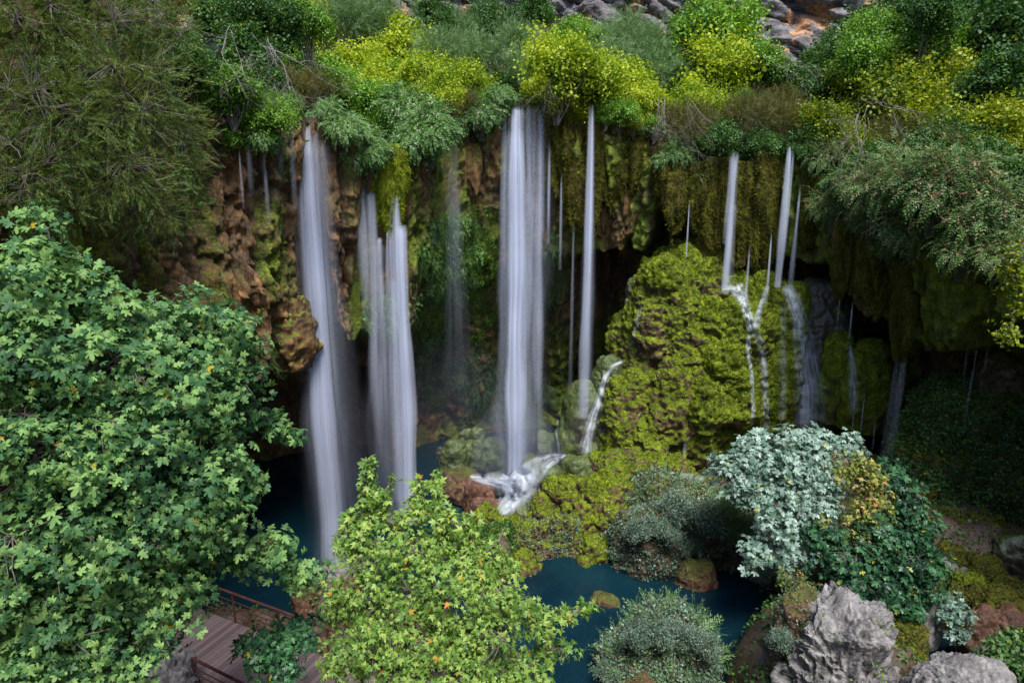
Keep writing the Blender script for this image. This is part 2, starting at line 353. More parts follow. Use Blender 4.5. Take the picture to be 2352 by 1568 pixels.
# ------------------------------------------------------------------ ground sheet with the pool basins, and the water
gx_, gy_ = np.meshgrid(np.arange(-40, 40.01, .2), np.arange(-20, 55.01, .2)); nu_, nv_ = gx_.shape[1], gx_.shape[0]
G = np.stack([gx_.ravel(), gy_.ravel(), np.zeros(gx_.size)], 1)
gpx, gpy = proj(np.where(G[:, 1:2] < 3, np.array([0, 3, 0.]), G)); 
LAND = [(1300, 1200, 190, 75, .35), (1560, 1190, 260, 80, 1.6), (1750, 1180, 250, 120, 1.8), (1990, 1290, 270, 150, 2.2), (2280, 1180, 330, 260, 2.8), (1340, 1085, 170, 60, 1.4), (1130, 1290, 60, 80, 1.0),
        (560, 1540, 420, 190, .5), (900, 1520, 260, 150, .8), (1900, 1560, 260, 190, 1.8), (740, 1370, 70, 60, 1.2), (1180, 1020, 150, 45, -.1), (1600, 1060, 200, 45, 1.4), (2352, 1400, 180, 120, 1.6)]
hgt = np.full(len(G), -2.2)
for lx, ly, rw, rh, lh in LAND:
    e = np.sqrt(((gpx - lx) / rw) ** 2 + ((gpy - ly) / rh) ** 2)
    hgt = np.maximum(hgt, -2.2 + (lh + 1.9) * (1 - sstep(.65, 1.15, e)))
gw1, gw2 = worley(G * 1.1, 115); hgt += .3 * fbm(G * .8, 4, 111) + .1 * fbm(G * 3, 2, 112) + .45 * (.5 - gw1)
r_ = np.hypot(G[:, 0] - CX, G[:, 1] - CY); f_ = np.arctan2(G[:, 1] - CY, G[:, 0] - CX); f_ = np.where(f_ < -math.pi / 2 - .8, f_ + 2 * math.pi, f_)
hgt = np.maximum(hgt, np.where(G[:, 1] < 14, 13.2 - 1.12 * np.maximum(G[:, 1], 0) + .3 * fbm(G * .6, 3, 113), -9))
G[:, 2] = hgt
GF = grid_faces(nu_, nv_)
gro = struct(link('ground', mesh_np('ground', G, GF, M_ground, attrs={'moss': .1 + .7 * fbm(G * .7, 3, 114) + .2 * sstep(.1, .8, hgt)})))
BG = BVHTree.FromPolygons(G.tolist(), GF.tolist())
wv = np.array([(-40, 10, 0), (40, 10, 0), (40, 55, 0), (-40, 55, 0)], float)
struct(link('pool_water', mesh_np('pool_water', wv, np.array([[0, 1, 2, 3]]), M_pool, smooth=False)))

# ------------------------------------------------------------------ rocks
ROCKBV = []      # (name, bvh) kept for things that lie on rocks
def rock(name, label, cat, x, ytop, ybase, wpx, Y, mat, depth=.8, pw=.55, moss=.5, lump=.18, lscale=1.6, cush=.0, big=.3, res=.06, seed=1, group=None, sink=.3, under=0.0, lean=0.0, up=.45, keep=True, sharp=0.0, zb=None, parent=None):
    b = at(x, ybase, Y); tp = at(x, ytop, Y)
    z0 = (b[2] if zb is None else zb) - sink; z1 = tp[2]
    dep = math.hypot(Y, CAMZ - (z0 + z1) / 2)
    rx = wpx / 2 / F * (Y * cp + (CAMZ - (z0 + z1) / 2) * sp_); ry = rx * depth; H = z1 - z0
    Y0 = Y + ry * .35
    na = int(np.clip(2 * math.pi * max(rx, ry) / res, 24, 420)); nq = int(np.clip((H + max(rx, ry)) / res, 14, 260))
    A, Q = np.meshgrid(np.linspace(0, 2 * math.pi, na, endpoint=False), np.linspace(0, 1, nq)); A = A.ravel(); Q = Q.ravel()
    c = np.cos(Q * math.pi / 2) ** pw; s = np.sin(Q * math.pi / 2) ** (.85)
    un = 1 - under * (1 - sstep(0, .3, s))
    cx = b[0]
    P = np.stack([cx + rx * c * un * np.cos(A) + lean * s * H, Y0 + ry * c * un * np.sin(A), z0 + H * s], 1)
    nrm = np.stack([c * np.cos(A) / 1, c * np.sin(A), s * .8 + .05], 1); nrm /= np.linalg.norm(nrm, axis=1, keepdims=True)
    sd_ = seed * 17
    d = big * min(rx, 1.2 * H, 4) * fbm(P * (1.1 / max(min(rx, H), .3)) + seed, 3, sd_)
    w1, w2 = worley(P * lscale * np.array([1, 1, .75]) + .3 * fbm(P * 2, 2, sd_ + 1)[:, None], sd_ + 2)
    if sharp:
        wp = P + .35 * fbm(P * 1.1, 3, sd_ + 11)[:, None]
        d += sharp * (1.3 * ridged(wp * np.array([1.1, 1.1, .7]), 5, sd_ + 12, .6) - .9 * np.clip(ridged(wp * np.array([1.9, 1.9, .55]) + 5, 3, sd_ + 13), 0, 1)) + .25 * sharp * (.5 - w1)
    else:
        d += lump * (.5 - w1) * 1.0 + lump * .55 * ridged(P * np.array([1.6, 1.6, .9]) * lscale, 3, sd_ + 12)
    d += max(lump * .4, sharp * .3) * fbm(P * 5.0, 3, sd_ + 3)
    Pn = P + nrm * d[:, None]
    if cush:
        v1, v2 = worley(Pn * 2.7 + .25 * fbm(P * 3, 2, sd_ + 5)[:, None], sd_ + 6); v3, v4 = worley(Pn * 6.0, sd_ + 8)
        Pn = Pn + nrm * (cush * 1.5 * (np.sqrt(np.clip(1 - v1 * v1 * 1.3, 0, 1)) - .6) + cush * .6 * (np.sqrt(np.clip(1 - v3 * v3 * 1.3, 0, 1)) - .6))[:, None]
    Fc = grid_faces(na, nq, True)
    N = vnormals(Pn, Fc)
    ms = moss + up * (N[:, 2]) + .35 * fbm(P * 1.1, 3, sd_ + 4)
    org = np.array([cx, Y0, z0])
    o = link(name, mesh_np(name, Pn - org, Fc, mat, attrs={'moss': ms}), parent, org if parent is None else org - np.array(parent.location))
    if parent is None: tag(o, label, cat, group)
    if keep: ROCKBV.append((o, BVHTree.FromPolygons(Pn.tolist(), Fc.tolist()), Pn, Fc, N, ms))
    return o
DRAPES = []
def drape(x, ytop, ybot, wpx, Y, label, mat=M_hang, seed=1, depth=.55, moss=.75, taper=.55, group='moss curtains hanging from the lip', name='hanging_moss', tilt=0.0):
    T0 = at(x, ytop, Y); B0 = at(x, ybot, Y); L = T0[2] - B0[2]
    rx = wpx / 2 / F * (Y * cp + (CAMZ - T0[2]) * sp_); ry = rx * depth
    na = int(np.clip(2 * math.pi * rx / .05, 24, 300)); nq = int(np.clip(L / .05, 14, 220))
    A, Q = np.meshgrid(np.linspace(0, 2 * math.pi, na, endpoint=False), np.linspace(0, 1, nq)); A = A.ravel(); Q = Q.ravel()
    sd_ = seed * 13 + 500
    circ = np.stack([np.cos(A), np.sin(A), A * 0], 1)
    jag = 1 - .38 * (vnoise(circ * rx * 5 + seed, sd_) * .5 + .5) - .14 * (vnoise(circ * rx * 14, sd_ + 1) * .5 + .5)
    q2 = Q
    rad = (.75 + .25 * np.sin(np.clip(q2 / .4, 0, 1) * math.pi / 2)) * np.clip(1 - np.clip((q2 - .25) / .75, 0, 1) ** 2.2, 0, 1) ** (.75 - taper * .7)
    P = np.stack([T0[0] + tilt * L * Q + rx * rad * np.cos(A), Y + ry + ry * rad * np.sin(A), T0[2] - L * q2 * jag], 1)
    st = fbm(np.stack([A * rx * 2.6 + seed, P[:, 2] * .5, A * 0], 1), 3, sd_ + 2)
    w1, w2 = worley(P * np.array([2.2, 2.2, .9]), sd_ + 3); w3, _ = worley(P * np.array([7, 7, 3.0]), sd_ + 4)
    vch = ridged(np.stack([A * rx * 1.5 + seed * 3.1, P[:, 2] * .16, A * 0], 1), 3, sd_ + 7)
    d = .3 * rx * st + .2 * vch * min(1, rx * 1.5) + .16 * (.5 - w1) + .08 * (.5 - w3)
    P[:, 0] += d * np.cos(A); P[:, 1] += d * np.sin(A)
    Fc = grid_faces(na, nq, True)[:, ::-1]
    org = np.array([T0[0], Y + ry, T0[2]])
    ms = moss + .35 * fbm(P * np.array([1.5, 1.5, .5]), 3, sd_ + 5) - .15 * Q
    o = tag(link(name, mesh_np(name, P - org, Fc, mat, attrs={'moss': ms}), None, org), label, 'hanging moss', group)
    DRAPES.append((o, None, P, Fc, vnormals(P, Fc), ms)); return o
# ---- the big moss mound right of the middle and its neighbours
MG = 'mossy tufa bulges of the mound right of the middle'
R_ = rock
R_('mossy_mound', 'tall moss cushioned tufa tower forming the left end of the big mound', 'mossy rock', 1558, 582, 1050, 330, 30.3, M_moss, .75, .62, .56, .42, 1.1, .22, .35, .05, 1, None, .5, .15, 0, .55)
R_('mossy_mound', 'broad bright green cushioned bulge in the middle of the big mound', 'mossy rock', 1685, 636, 1010, 330, 29.6, M_moss, .7, .62, .74, .4, 1.2, .22, .3, .05, 2, None, -.6, .35, 0, .55)
R_('mossy_mound', 'smooth green moss pillar between the forked stream and the wide right fall', 'mossy rock', 1783, 655, 1000, 105, 28.8, M_moss, .9, .35, .7, .2, 1.3, .08, .15, .05, 3, None, -.3, .3)
R_('mossy_mound', 'pinkish wet slab carrying the wide right fall down the mound', 'wet rock', 1856, 650, 1030, 150, 29.2, M_wetmoss, .8, .35, .1, .2, 1.0, .0, .2, .06, 4, None, .2)
R_('mossy_mound', 'low mossy shoulder at the foot of the right curtain behind the mound', 'mossy rock', 1660, 560, 900, 150, 31.2, M_moss, .8, .6, .5, .25, 1.1, .14, .3, .06, 5)
R_('moss_column', 'narrow green moss column below the hanging curtain at the top of the mound', 'mossy rock', 1745, 625, 800, 62, 29.4, M_moss, .9, .35, .7, .1, 1.5, .08, .1, .05, 6, MG)
for k, (x, yt, yb, w_, Y, lb) in enumerate([
    (1822, 660, 780, 60, 29.9, 'small moss knob where the two bright right falls land'), (1868, 672, 800, 62, 29.6, 'moss knob just right of the wide right fall'),
    (1893, 712, 900, 70, 29.0, 'upper moss hood of the stepped cluster right of the wide fall'), (1908, 768, 985, 78, 28.2, 'tall rounded moss hood right of the wide fall'),
    (1948, 808, 1000, 60, 27.6, 'slender moss column left of the thin dripping stream'), (1982, 790, 1010, 95, 27.8, 'moss hood washed by thin dripping streams right of the mound'),
    (2035, 850, 1010, 85, 28.0, 'dark moss bulge right of the dripping hood'), (1930, 650, 800, 60, 30.6, 'dim moss knob in the shade under the right curtain')]):
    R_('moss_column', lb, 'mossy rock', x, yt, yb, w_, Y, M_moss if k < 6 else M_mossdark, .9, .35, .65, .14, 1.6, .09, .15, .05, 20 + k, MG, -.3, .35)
R_('mossy_rock', 'moss and tan stone ledge hanging at the lower left of the mound', 'mossy rock', 1478, 700, 1000, 120, 29.9, M_moss, .8, .45, .5, .3, 1.4, .13, .3, .05, 40)
R_('mossy_rock', 'bright moss shoulder stepping down left of the mound', 'mossy rock', 1440, 880, 1060, 130, 29.2, M_moss, .8, .5, .55, .28, 1.5, .13, .3, .05, 41)
R_('mossy_rock', 'drooping brown and green lobe low on the face of the mound', 'mossy rock', 1560, 830, 1040, 150, 28.7, M_moss, .7, .45, .48, .25, 1.5, .13, .3, .05, 42, None, -.6, .4)
R_('mossy_rock', 'sloping green algae rock washed by the thin single fall', 'wet rock', 1335, 885, 1060, 120, 29.8, M_wetmoss, .9, .7, .5, .12, .9, .0, .25, .06, 43)
R_('mossy_rock', 'tall wet rock with the curved side stream left of the mound', 'wet rock', 1395, 825, 1060, 100, 29.8, M_wetmoss, .9, .55, .45, .2, 1.0, .04, .25, .05, 44)
R_('mossy_rock', 'dark green rock standing left of the mound behind the side stream', 'wet rock', 1450, 640, 860, 50, 31.0, M_wetmoss, .9, .5, .5, .2, 1.0, .04, .25, .05, 45)
R_('mossy_boulder', 'long moss topped boulder with tan underside at the foot of the mound', 'mossy rock', 1455, 1045, 1115, 205, 27.6, M_moss, .6, .4, .25, .25, 1.4, .12, .3, .045, 46, None, .3, .0, 0, .6)
LUMPS = [(1528, 596, 690, 95, 29.5, 'top left', .6), (1606, 606, 700, 80, 29.7, 'flat topped upper', .65), (1500, 700, 830, 85, 29.3, 'tan sided left', .25), (1642, 690, 780, 95, 28.9, 'round upper middle', .7), (1585, 745, 860, 95, 28.9, 'brown streaked middle', .35), (1668, 775, 890, 110, 28.4, 'biggest bright green', .75),
         (1535, 850, 990, 85, 28.9, 'brownish lower left', .3), (1625, 880, 1000, 120, 28.2, 'drooping lower middle', .55), (1462, 850, 950, 80, 29.2, 'leftmost', .5), (1500, 955, 1060, 90, 28.6, 'lowest left', .4), (1705, 880, 990, 80, 28.0, 'lower right', .65), (1652, 640, 700, 60, 29.3, 'small pinkish upper', .1), (1562, 660, 740, 70, 29.2, 'rusty moss covered', .4)]
for k, (x, yt, yb, w_, Y, lb, ms) in enumerate(LUMPS):
    R_('moss_cushion', lb + ' moss cushion bulging from the face of the big mound', 'moss cushion', x, yt, yb, w_, Y, M_moss, .7, .6, ms + .12, .2, 1.8, .17, .4, .04, 220 + k, 'moss cushions on the face of the mound', -.2, .55, 0, .6)
# ---- rocks of the cascade and the far pool
CAS = [('olive moss boulder standing alone in the far pool left of the middle fall', 1043, 1015, 1072, 62, 29.6, M_wetmoss, .7), ('small round olive boulder behind the far pool boulders', 1068, 985, 1012, 34, 31, M_wetmoss, .7),
       ('small dark green boulder second from the left in the far pool row', 1096, 985, 1020, 38, 30.6, M_wetmoss, .6), ('flat olive boulder beside the standing far pool boulder', 1092, 1015, 1045, 60, 30, M_wetmoss, .7),
       ('low round olive stone between the far pool boulders', 1094, 1035, 1060, 34, 29.5, M_wetmoss, .7), ('wide olive boulder half behind the middle fall', 1140, 1012, 1062, 80, 30.2, M_wetmoss, .6),
       ('pale smooth slab right of the foot of the middle fall', 1262, 1008, 1058, 150, 30.8, M_wetmoss, .35), ('dark wet stone at the upper end of the white cascade', 1222, 1050, 1085, 60, 28.6, M_wetmoss, .4),
       ('dark green dome boulder between the cascade and the side stream', 1335, 1052, 1112, 120, 28.2, M_wetmoss, .9), ('olive boulder below the dark green dome boulder', 1372, 1085, 1150, 110, 27.3, M_wetmoss, .8),
       ('tilted green slab at the right bank of the white cascade', 1255, 1078, 1135, 95, 27.8, M_wetmoss, .6), ('dark round rock under the tilted green slab', 1218, 1100, 1150, 60, 27.2, M_wetmoss, .3),
       ('smooth dark green boulder at the lower end of the cascade', 1212, 1158, 1200, 100, 26, M_wetmoss, .4), ('small black stone splashed in the middle of the cascade', 1195, 1100, 1135, 24, 27.4, M_wetmoss, .1),
       ('narrow black stone standing in the cascade foam', 1178, 1085, 1120, 26, 27.8, M_wetmoss, .1), ('low dark rock in the white water left of the middle fall', 1140, 1092, 1112, 60, 28.2, M_wetmoss, .2),
       ('dim brown rock at the left edge of the cascade', 1060, 1085, 1130, 110, 28, M_red, .2), ('small brown stone left of the cascade', 1085, 1125, 1150, 50, 27.4, M_red, .1)]
for k, (lb, x, yt, yb, w_, Y, mt, ms) in enumerate(CAS):
    R_('boulder', lb, 'boulder', x, yt, yb, w_, Y, mt, .8, .6, ms, .12, 1.6, .03, .35, .045, 60 + k, 'boulders of the far pool and cascade', .35)
R_('boulder', 'upright block of red brown rock beside the white cascade', 'boulder', 1102, 1112, 1172, 72, 26.8, M_red, .7, .3, .0, .15, 2.0, 0, .25, .035, 80, None, .2, 0, 0, .1, True, .06)
R_('boulder', 'lying red brown rock at the lower left end of the cascade', 'boulder', 1126, 1152, 1192, 92, 26.0, M_red, .6, .35, .0, .15, 2.0, 0, .25, .035, 81, None, .2, 0, 0, .1, True, .06)
R_('boulder', 'small red stone resting on the smooth dark green boulder', 'boulder', 1243, 1148, 1166, 34, 25.9, M_red, .7, .4, .0, .08, 3.0, 0, .3, .03, 82, None, .1)
R_('boulder', 'reddish ridge of rock by the near edge of the left pool', 'boulder', 745, 1335, 1400, 170, 20.5, M_red, .6, .5, .1, .2, 1.6, 0, .3, .05, 83, None, .4)
for k, (x, y, w_, Yo, lb) in enumerate([(1010, 1040, 22, 0, 'small wet stone at the left end of the far pool boulders'), (1170, 1140, 26, 0, 'small wet stone in the lower cascade'), (1150, 1125, 22, 0, 'dark pebble sized rock beside the upright red block'), (1228, 1118, 24, 0, 'dark stone under the tilted slab in the foam'), (1262, 1070, 28, 0, 'wet stone behind the tilted green slab'), (1300, 1075, 40, 0, 'grey green stone between the slab and the dark dome')]):
    g0 = ground(x, y, .3); R_('boulder', lb, 'boulder', x, y - w_ * .5, y + w_ * .3, w_, g0[1], M_wetmoss, .8, .6, .3, .1, 2.5, 0, .4, .04, 250 + k, 'boulders of the far pool and cascade', .3)
# ---- moss bar between cascade and near pool
BAR = [('moss cushioned hump at the top right of the green bar', 1300, 1108, 1190, 150, 26.4), ('long green moss hump running right below the dome boulder', 1385, 1112, 1200, 170, 25.8), ('bright moss hump above the plant covered bank', 1470, 1120, 1190, 130, 26.3),
       ('green and brown moss lump at the middle of the bar', 1245, 1165, 1235, 110, 25.4), ('low moss ridge at the left end of the bar', 1140, 1178, 1240, 120, 25.3), ('moss block leaning into the near pool with tan side', 1235, 1215, 1310, 130, 23.8),
       ('tall moss nose with grey roots standing in the near pool', 1292, 1190, 1305, 90, 23.9), ('small moss hood with hanging roots in the middle of the bar', 1340, 1190, 1250, 70, 24.5), ('little moss stool at the water edge of the near pool', 1358, 1245, 1305, 70, 23.4),
       ('mossy rib right of the small moss hood', 1400, 1170, 1260, 90, 24.6), ('dark moss slope under the sycamore twigs', 1135, 1225, 1310, 110, 23.6), ('green moss foot at the left shore of the near pool', 1195, 1290, 1345, 90, 22.6), ('round moss button by the left shore', 1130, 1290, 1330, 70, 22.8),
       ('yellow moss patch behind the bank by the small pool', 1540, 1070, 1125, 120, 27.2)]
for k, (lb, x, yt, yb, w_, Y) in enumerate(BAR):
    R_('mossy_rock', lb, 'mossy rock', x, yt, yb, w_ * .92, Y, M_moss, .8, .6, .30, .32, 1.6, .15, .4, .04, 100 + k, 'moss humps of the bar between the pools', .5, 0, 0, .68)
R_('bank_rock', 'brown rock nose covered with small grey green plants above the near pool', 'rock', 1490, 1185, 1330, 170, 23.0, M_mossdark, .9, .45, .15, .25, 1.5, .05, .3, .045, 130, None, .4, .1)
R_('bank_rock', 'broad brown bank overgrown with dry grass left of the grey fig', 'rock', 1655, 1175, 1310, 270, 23.4, M_mossdark, .6, .4, .05, .3, 1.2, .05, .3, .05, 131, None, .4, .25)
R_('bank_rock', 'plant covered slope behind the brown rock nose', 'rock', 1540, 1120, 1230, 240, 25.2, M_mossdark, .7, .5, .3, .3, 1.2, .06, .3, .05, 132, None, .5)
R_('boulder', 'single ochre boulder standing in the near pool', 'boulder', 1600, 1298, 1360, 92, 21.7, M_red, .8, .5, .3, .14, 1.8, .02, .3, .035, 133, None, .3)
R_('boulder', 'small dark stone with a moss cap in the near pool', 'boulder', 1388, 1375, 1415, 90, 20.6, M_red, .7, .7, .3, .12, 1.8, .02, .4, .035, 134, None, .4)
R_('boulder', 'round tan boulder at the bottom edge below the ivy rock', 'boulder', 1470, 1572, 1640, 100, 15.8, M_red, .9, .5, .1, .14, 1.8, 0, .3, .035, 135, None, .3)
R_('ivy_rock', 'big rock smothered in grey green creepers at the bottom of the near pool', 'rock', 1515, 1455, 1610, 290, 17.2, M_mossdark, .9, .9, .1, .25, 1.3, .05, .35, .045, 136, None, .5)
for k, (x, y, w_, Y) in enumerate([(1530, 1405, 150, 20), (1640, 1440, 120, 19.2), (1420, 1450, 130, 19.2), (1750, 1400, 110, 20), (1690, 1500, 160, 18), (2150, 1530, 130, 17), (1600, 1500, 90, 18.3), (1700, 1350, 90, 21.4)]):
    g0 = ground(x, y, -.75)
    rr_ = R_('sunken_stone', None, None, x, y - 12, y + 14, w_, g0[1], M_ground, .8, .6, .2, .1, 1.5, 0, .3, .06, 140 + k, None, .5)
    dz = (-.22 - .12 * (k % 3)) - max(v[2] for v in rr_.bound_box) - rr_.location.z
    rr_.location.z += dz
    tag(rr_, 'dim stone under the surface of the near pool', 'stone', 'stones under the water of the near pool')
# ---- grey boulders bottom right, right shore
R_('grey_boulder', 'large pale grey weathered boulder at the bottom right below the fig trees', 'boulder', 1940, 1425, 1640, 275, 14.6, M_grey, .8, .42, -.15, .28, 2.0, .0, .3, .024, 160, None, .8, 0, -.02, .12, True, .30)
R_('grey_boulder', 'second grey boulder in the bottom right corner lower and wider than the first', 'boulder', 2205, 1560, 1700, 280, 13.6, M_grey, .8, .5, -.15, .2, 1.6, .0, .3, .026, 161, None, .8, 0, 0, .1, True, .2)
R_('grey_boulder', 'brown flank rock with plants leaning on the left of the grey boulder', 'boulder', 1830, 1375, 1600, 130, 15.6, M_red, .9, .45, .3, .22, 1.8, .03, .3, .035, 162, None, .6)
R_('grey_boulder', 'dark grey rock under the left fig branches beside the boardwalk', 'boulder', 330, 1530, 1640, 220, 14.5, M_grey, .9, .5, -.2, .22, 1.6, .02, .3, .04, 163, None, .6)
R_('shore_rock', 'dark grey wedge rock under the dark fig beside the small pool', 'rock', 2110, 1385, 1450, 100, 17.6, M_grey, .8, .5, -.3, .15, 1.5, 0, .3, .04, 164, None, .4)
SH = [('brown swirled rock on the right shore of the small pool', 2262, 1415, 1500, 110, 17.2, M_red, 0), ('red brown shore rock at the right edge of the picture', 2335, 1425, 1500, 120, 17.0, M_red, 0), ('round wet boulder parting the small cascade on the right', 2152, 1285, 1330, 70, 20.8, M_wetmoss, .5),
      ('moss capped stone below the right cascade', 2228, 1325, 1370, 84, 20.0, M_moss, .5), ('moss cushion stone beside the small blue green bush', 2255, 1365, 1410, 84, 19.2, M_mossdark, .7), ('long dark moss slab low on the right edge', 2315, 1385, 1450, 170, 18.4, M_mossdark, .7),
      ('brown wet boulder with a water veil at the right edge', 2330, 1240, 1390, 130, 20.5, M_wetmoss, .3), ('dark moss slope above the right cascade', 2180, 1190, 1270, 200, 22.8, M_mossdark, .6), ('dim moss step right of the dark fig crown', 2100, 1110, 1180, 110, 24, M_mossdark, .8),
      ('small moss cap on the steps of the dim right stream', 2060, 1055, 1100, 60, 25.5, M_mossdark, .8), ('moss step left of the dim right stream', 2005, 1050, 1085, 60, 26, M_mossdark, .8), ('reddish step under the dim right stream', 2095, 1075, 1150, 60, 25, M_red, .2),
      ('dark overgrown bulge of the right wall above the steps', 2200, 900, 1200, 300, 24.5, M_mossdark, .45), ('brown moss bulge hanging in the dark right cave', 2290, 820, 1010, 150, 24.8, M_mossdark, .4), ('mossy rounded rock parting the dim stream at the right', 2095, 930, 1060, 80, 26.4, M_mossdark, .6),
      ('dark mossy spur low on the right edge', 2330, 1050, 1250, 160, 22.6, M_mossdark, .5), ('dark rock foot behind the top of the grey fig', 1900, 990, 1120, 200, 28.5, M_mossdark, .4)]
for k, (lb, x, yt, yb, w_, Y, mt, ms) in enumerate(SH):
    R_('shore_rock', lb, 'rock', x, yt, yb, w_, Y, mt, .8, .5, ms, .18, 1.5, .07, .35, .05, 170 + k, 'rocks of the right shore', .5)
RB = [(2150, 1180, 1240, 90, 22.8, 'first'), (2210, 1215, 1275, 110, 22, 'second'), (2260, 1190, 1240, 90, 22.2, 'third'), (2300, 1230, 1290, 80, 21.5, 'fourth'), (2190, 1265, 1310, 80, 21, 'fifth'), (2250, 1290, 1340, 90, 20.5, 'sixth'), (2140, 1330, 1385, 80, 19.8, 'seventh'), (2190, 1350, 1400, 70, 19.4, 'eighth'), (2120, 1225, 1270, 60, 22, 'ninth'), (2300, 1330, 1380, 90, 19.8, 'tenth'), (2080, 1440, 1500, 80, 17, 'eleventh')]
for k, (x, yt, yb, w_, Y, lb) in enumerate(RB):
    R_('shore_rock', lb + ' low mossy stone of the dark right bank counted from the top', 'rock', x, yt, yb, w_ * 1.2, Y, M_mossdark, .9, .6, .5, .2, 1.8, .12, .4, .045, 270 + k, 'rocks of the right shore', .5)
# rock bulge of the left wall that hangs over the dark pool
R_('tufa_bulge', 'brown and green tufa bulge hanging over the dark left cave', 'rock', 668, 690, 850, 130, 22.6, M_cliff, .9, .45, .3, .3, 1.6, .04, .3, .05, 190, None, 0, .45)

# ------------------------------------------------------------------ hanging moss curtains
DR = [(1270, 262, 400, 40, 30.3, 'small bright moss lobe right beside the middle fall'), (1300, 275, 500, 80, 30.2, 'olive moss curtain just right of the middle fall'), (1335, 350, 555, 55, 30.0, 'pointed moss beard left of the thin single fall'),
      (1372, 270, 590, 42, 29.9, 'long narrow moss beard right of the thin single fall'), (1410, 275, 520, 70, 30.1, 'moss curtain with orange stone showing beside it'), (1452, 290, 500, 75, 30.2, 'ragged olive moss curtain below the yellow shrub on the lip'),
      (1440, 380, 570, 60, 30.5, 'lower brown moss fringe behind the ragged curtain'), (1395, 420, 560, 60, 30.9, 'dark brown moss fringe deep under the lip'), (1560, 350, 500, 90, 29.8, 'moss curtain at the left end of the right group'),
      (1556, 395, 572, 64, 29.5, 'short bright moss bell above the mound'), (1620, 370, 570, 80, 29.7, 'moss curtain left of the right stream'), (1665, 360, 640, 80, 29.6, 'moss curtain behind the right stream'),
      (1720, 370, 650, 85, 29.4, 'wide green moss curtain between the right stream and the bright right falls'), (1775, 350, 655, 80, 29.3, 'long green moss curtain left of the bright right falls'), (1850, 360, 600, 70, 29.4, 'green moss curtain right of the bright right falls'),
      (1905, 400, 605, 110, 28.6, 'broad olive moss curtain with a rounded hem over the dark slot'), (1950, 440, 600, 80, 28.2, 'olive moss curtain at the corner of the dark slot'), (1990, 430, 740, 90, 27.0, 'tall olive moss curtain at the edge of the right wall'),
      (2060, 480, 760, 110, 26.0, 'broad moss curtain below the brown tipped shrub'), (2140, 520, 880, 100, 24.9, 'longest moss curtain hanging low from the right wall'), (2110, 520, 800, 60, 25.3, 'ribbed moss fringe left of the longest curtain'), (2210, 540, 760, 110, 24.2, 'moss curtain over the dark right cave'), (2290, 560, 745, 120, 23.2, 'moss curtain at the right edge over the dark cave'),
      (960, 400, 500, 60, 27.0, 'olive moss fringe under the big drooping fern bush'), (932, 430, 520, 30, 26.6, 'small moss knob right of the bright moss tongue'), (795, 330, 440, 40, 24.9, 'brown moss beard left of the second fall'), (740, 300, 400, 34, 24.3, 'short brown moss beard right of the left fall'),
      (840, 390, 470, 45, 25.7, 'brown moss beard above the second fall'), (1135, 270, 350, 30, 30.2, 'thin brown beard left of the middle fall'), (1085, 330, 470, 50, 29.5, 'brown tufa beard between the faint veil and the middle fall')]
for k, (x, yt, yb, w_, Y, lb) in enumerate(DR):
    drape(x, yt, yb, w_, Y, lb, seed=k, moss=.8 if x > 1500 or k < 6 else .45)
drape(897, 330, 562, 62, 25.6, 'bright yellow green moss tongue between two branches of the second fall', M_tongue, 77, .5, .9, .7, None, 'moss_tongue', -.0)
drape(862, 400, 545, 34, 25.7, 'narrow bright moss tongue inside the second fall', M_tongue, 78, .5, .9, .6, None, 'moss_tongue')
# ------------------------------------------------------------------ falling water
def ptube(paths, mat, name, parent, nseg=40, ns=12):
    """paths: list of (top point, bottom z, throw vector xy, w_top, w_bot, density, depth ratio, fade top, fade bottom)"""
    Vs, Fs, As, UVs = [], [], [], []; base = 0
    for k, (P0, zb, th, w0, w1, den, dr_, ft, fb) in enumerate(paths):
        t = np.linspace(0, 1, nseg); a = np.linspace(0, 2 * math.pi, ns, endpoint=False)
        A, T_ = np.meshgrid(a, t); A = A.ravel(); T_ = T_.ravel()
        s = np.sqrt(np.clip(T_, 0, 1))
        L = P0[2] - zb
        cx = P0[0] + th[0] * s; cy = P0[1] + th[1] * s; cz = P0[2] - L * T_ ** 1.15
        sdk = abs(P0[0]) * 7.3 + k * 3.7; tn = np.stack([T_ * L * .55, T_ * 0 + sdk, T_ * 0], 1)
        wd = (w0 + (w1 - w0) * T_ ** .8) / 2 * (1 + .22 * vnoise(tn, 5))
        cx = cx + .25 * w0 * vnoise(tn * .5 + 3, 6) * np.minimum(1, T_ * 4)
        v = np.stack([cx + wd * np.cos(A), cy + wd * dr_ * np.sin(A), cz], 1)
        edge = np.abs(np.sin(A)) ** (2.6 if den > .7 else 3.6)
        al = den * (.82 + .3 * vnoise(np.stack([T_ * L * .8, T_ * 0 + sdk, A * .6], 1), 8)) * (.97 if den > .7 or w1 < .3 else .8) * edge * sstep(-.001, ft, T_ + (1 if ft == 0 else 0)) * (1 - fb * sstep(.35 if fb > .9 else .55, 1, T_))
        Vs.append(v); As.append(al); Fs.append(grid_faces(ns, nseg, True) + base); base += len(v)
        UVs.append(np.stack([np.cos(A) * .5 * max(w0, w1) + k * 3.1, T_ * L * .12 + k], 1))
    V_ = np.concatenate(Vs); org = np.array(parent.location)
    return link(name, mesh_np(name, V_ - org, np.concatenate(Fs), mat, attrs={'alpha': np.concatenate(As)}, uv=np.concatenate(UVs)), parent)
def P_(x, y, Y): return at(x, y, Y)
def zat(y, Y): return at(1176, y, Y)[2]
def wpx(w, Y, z): return w / F * (Y * cp + (CAMZ - z) * sp_)
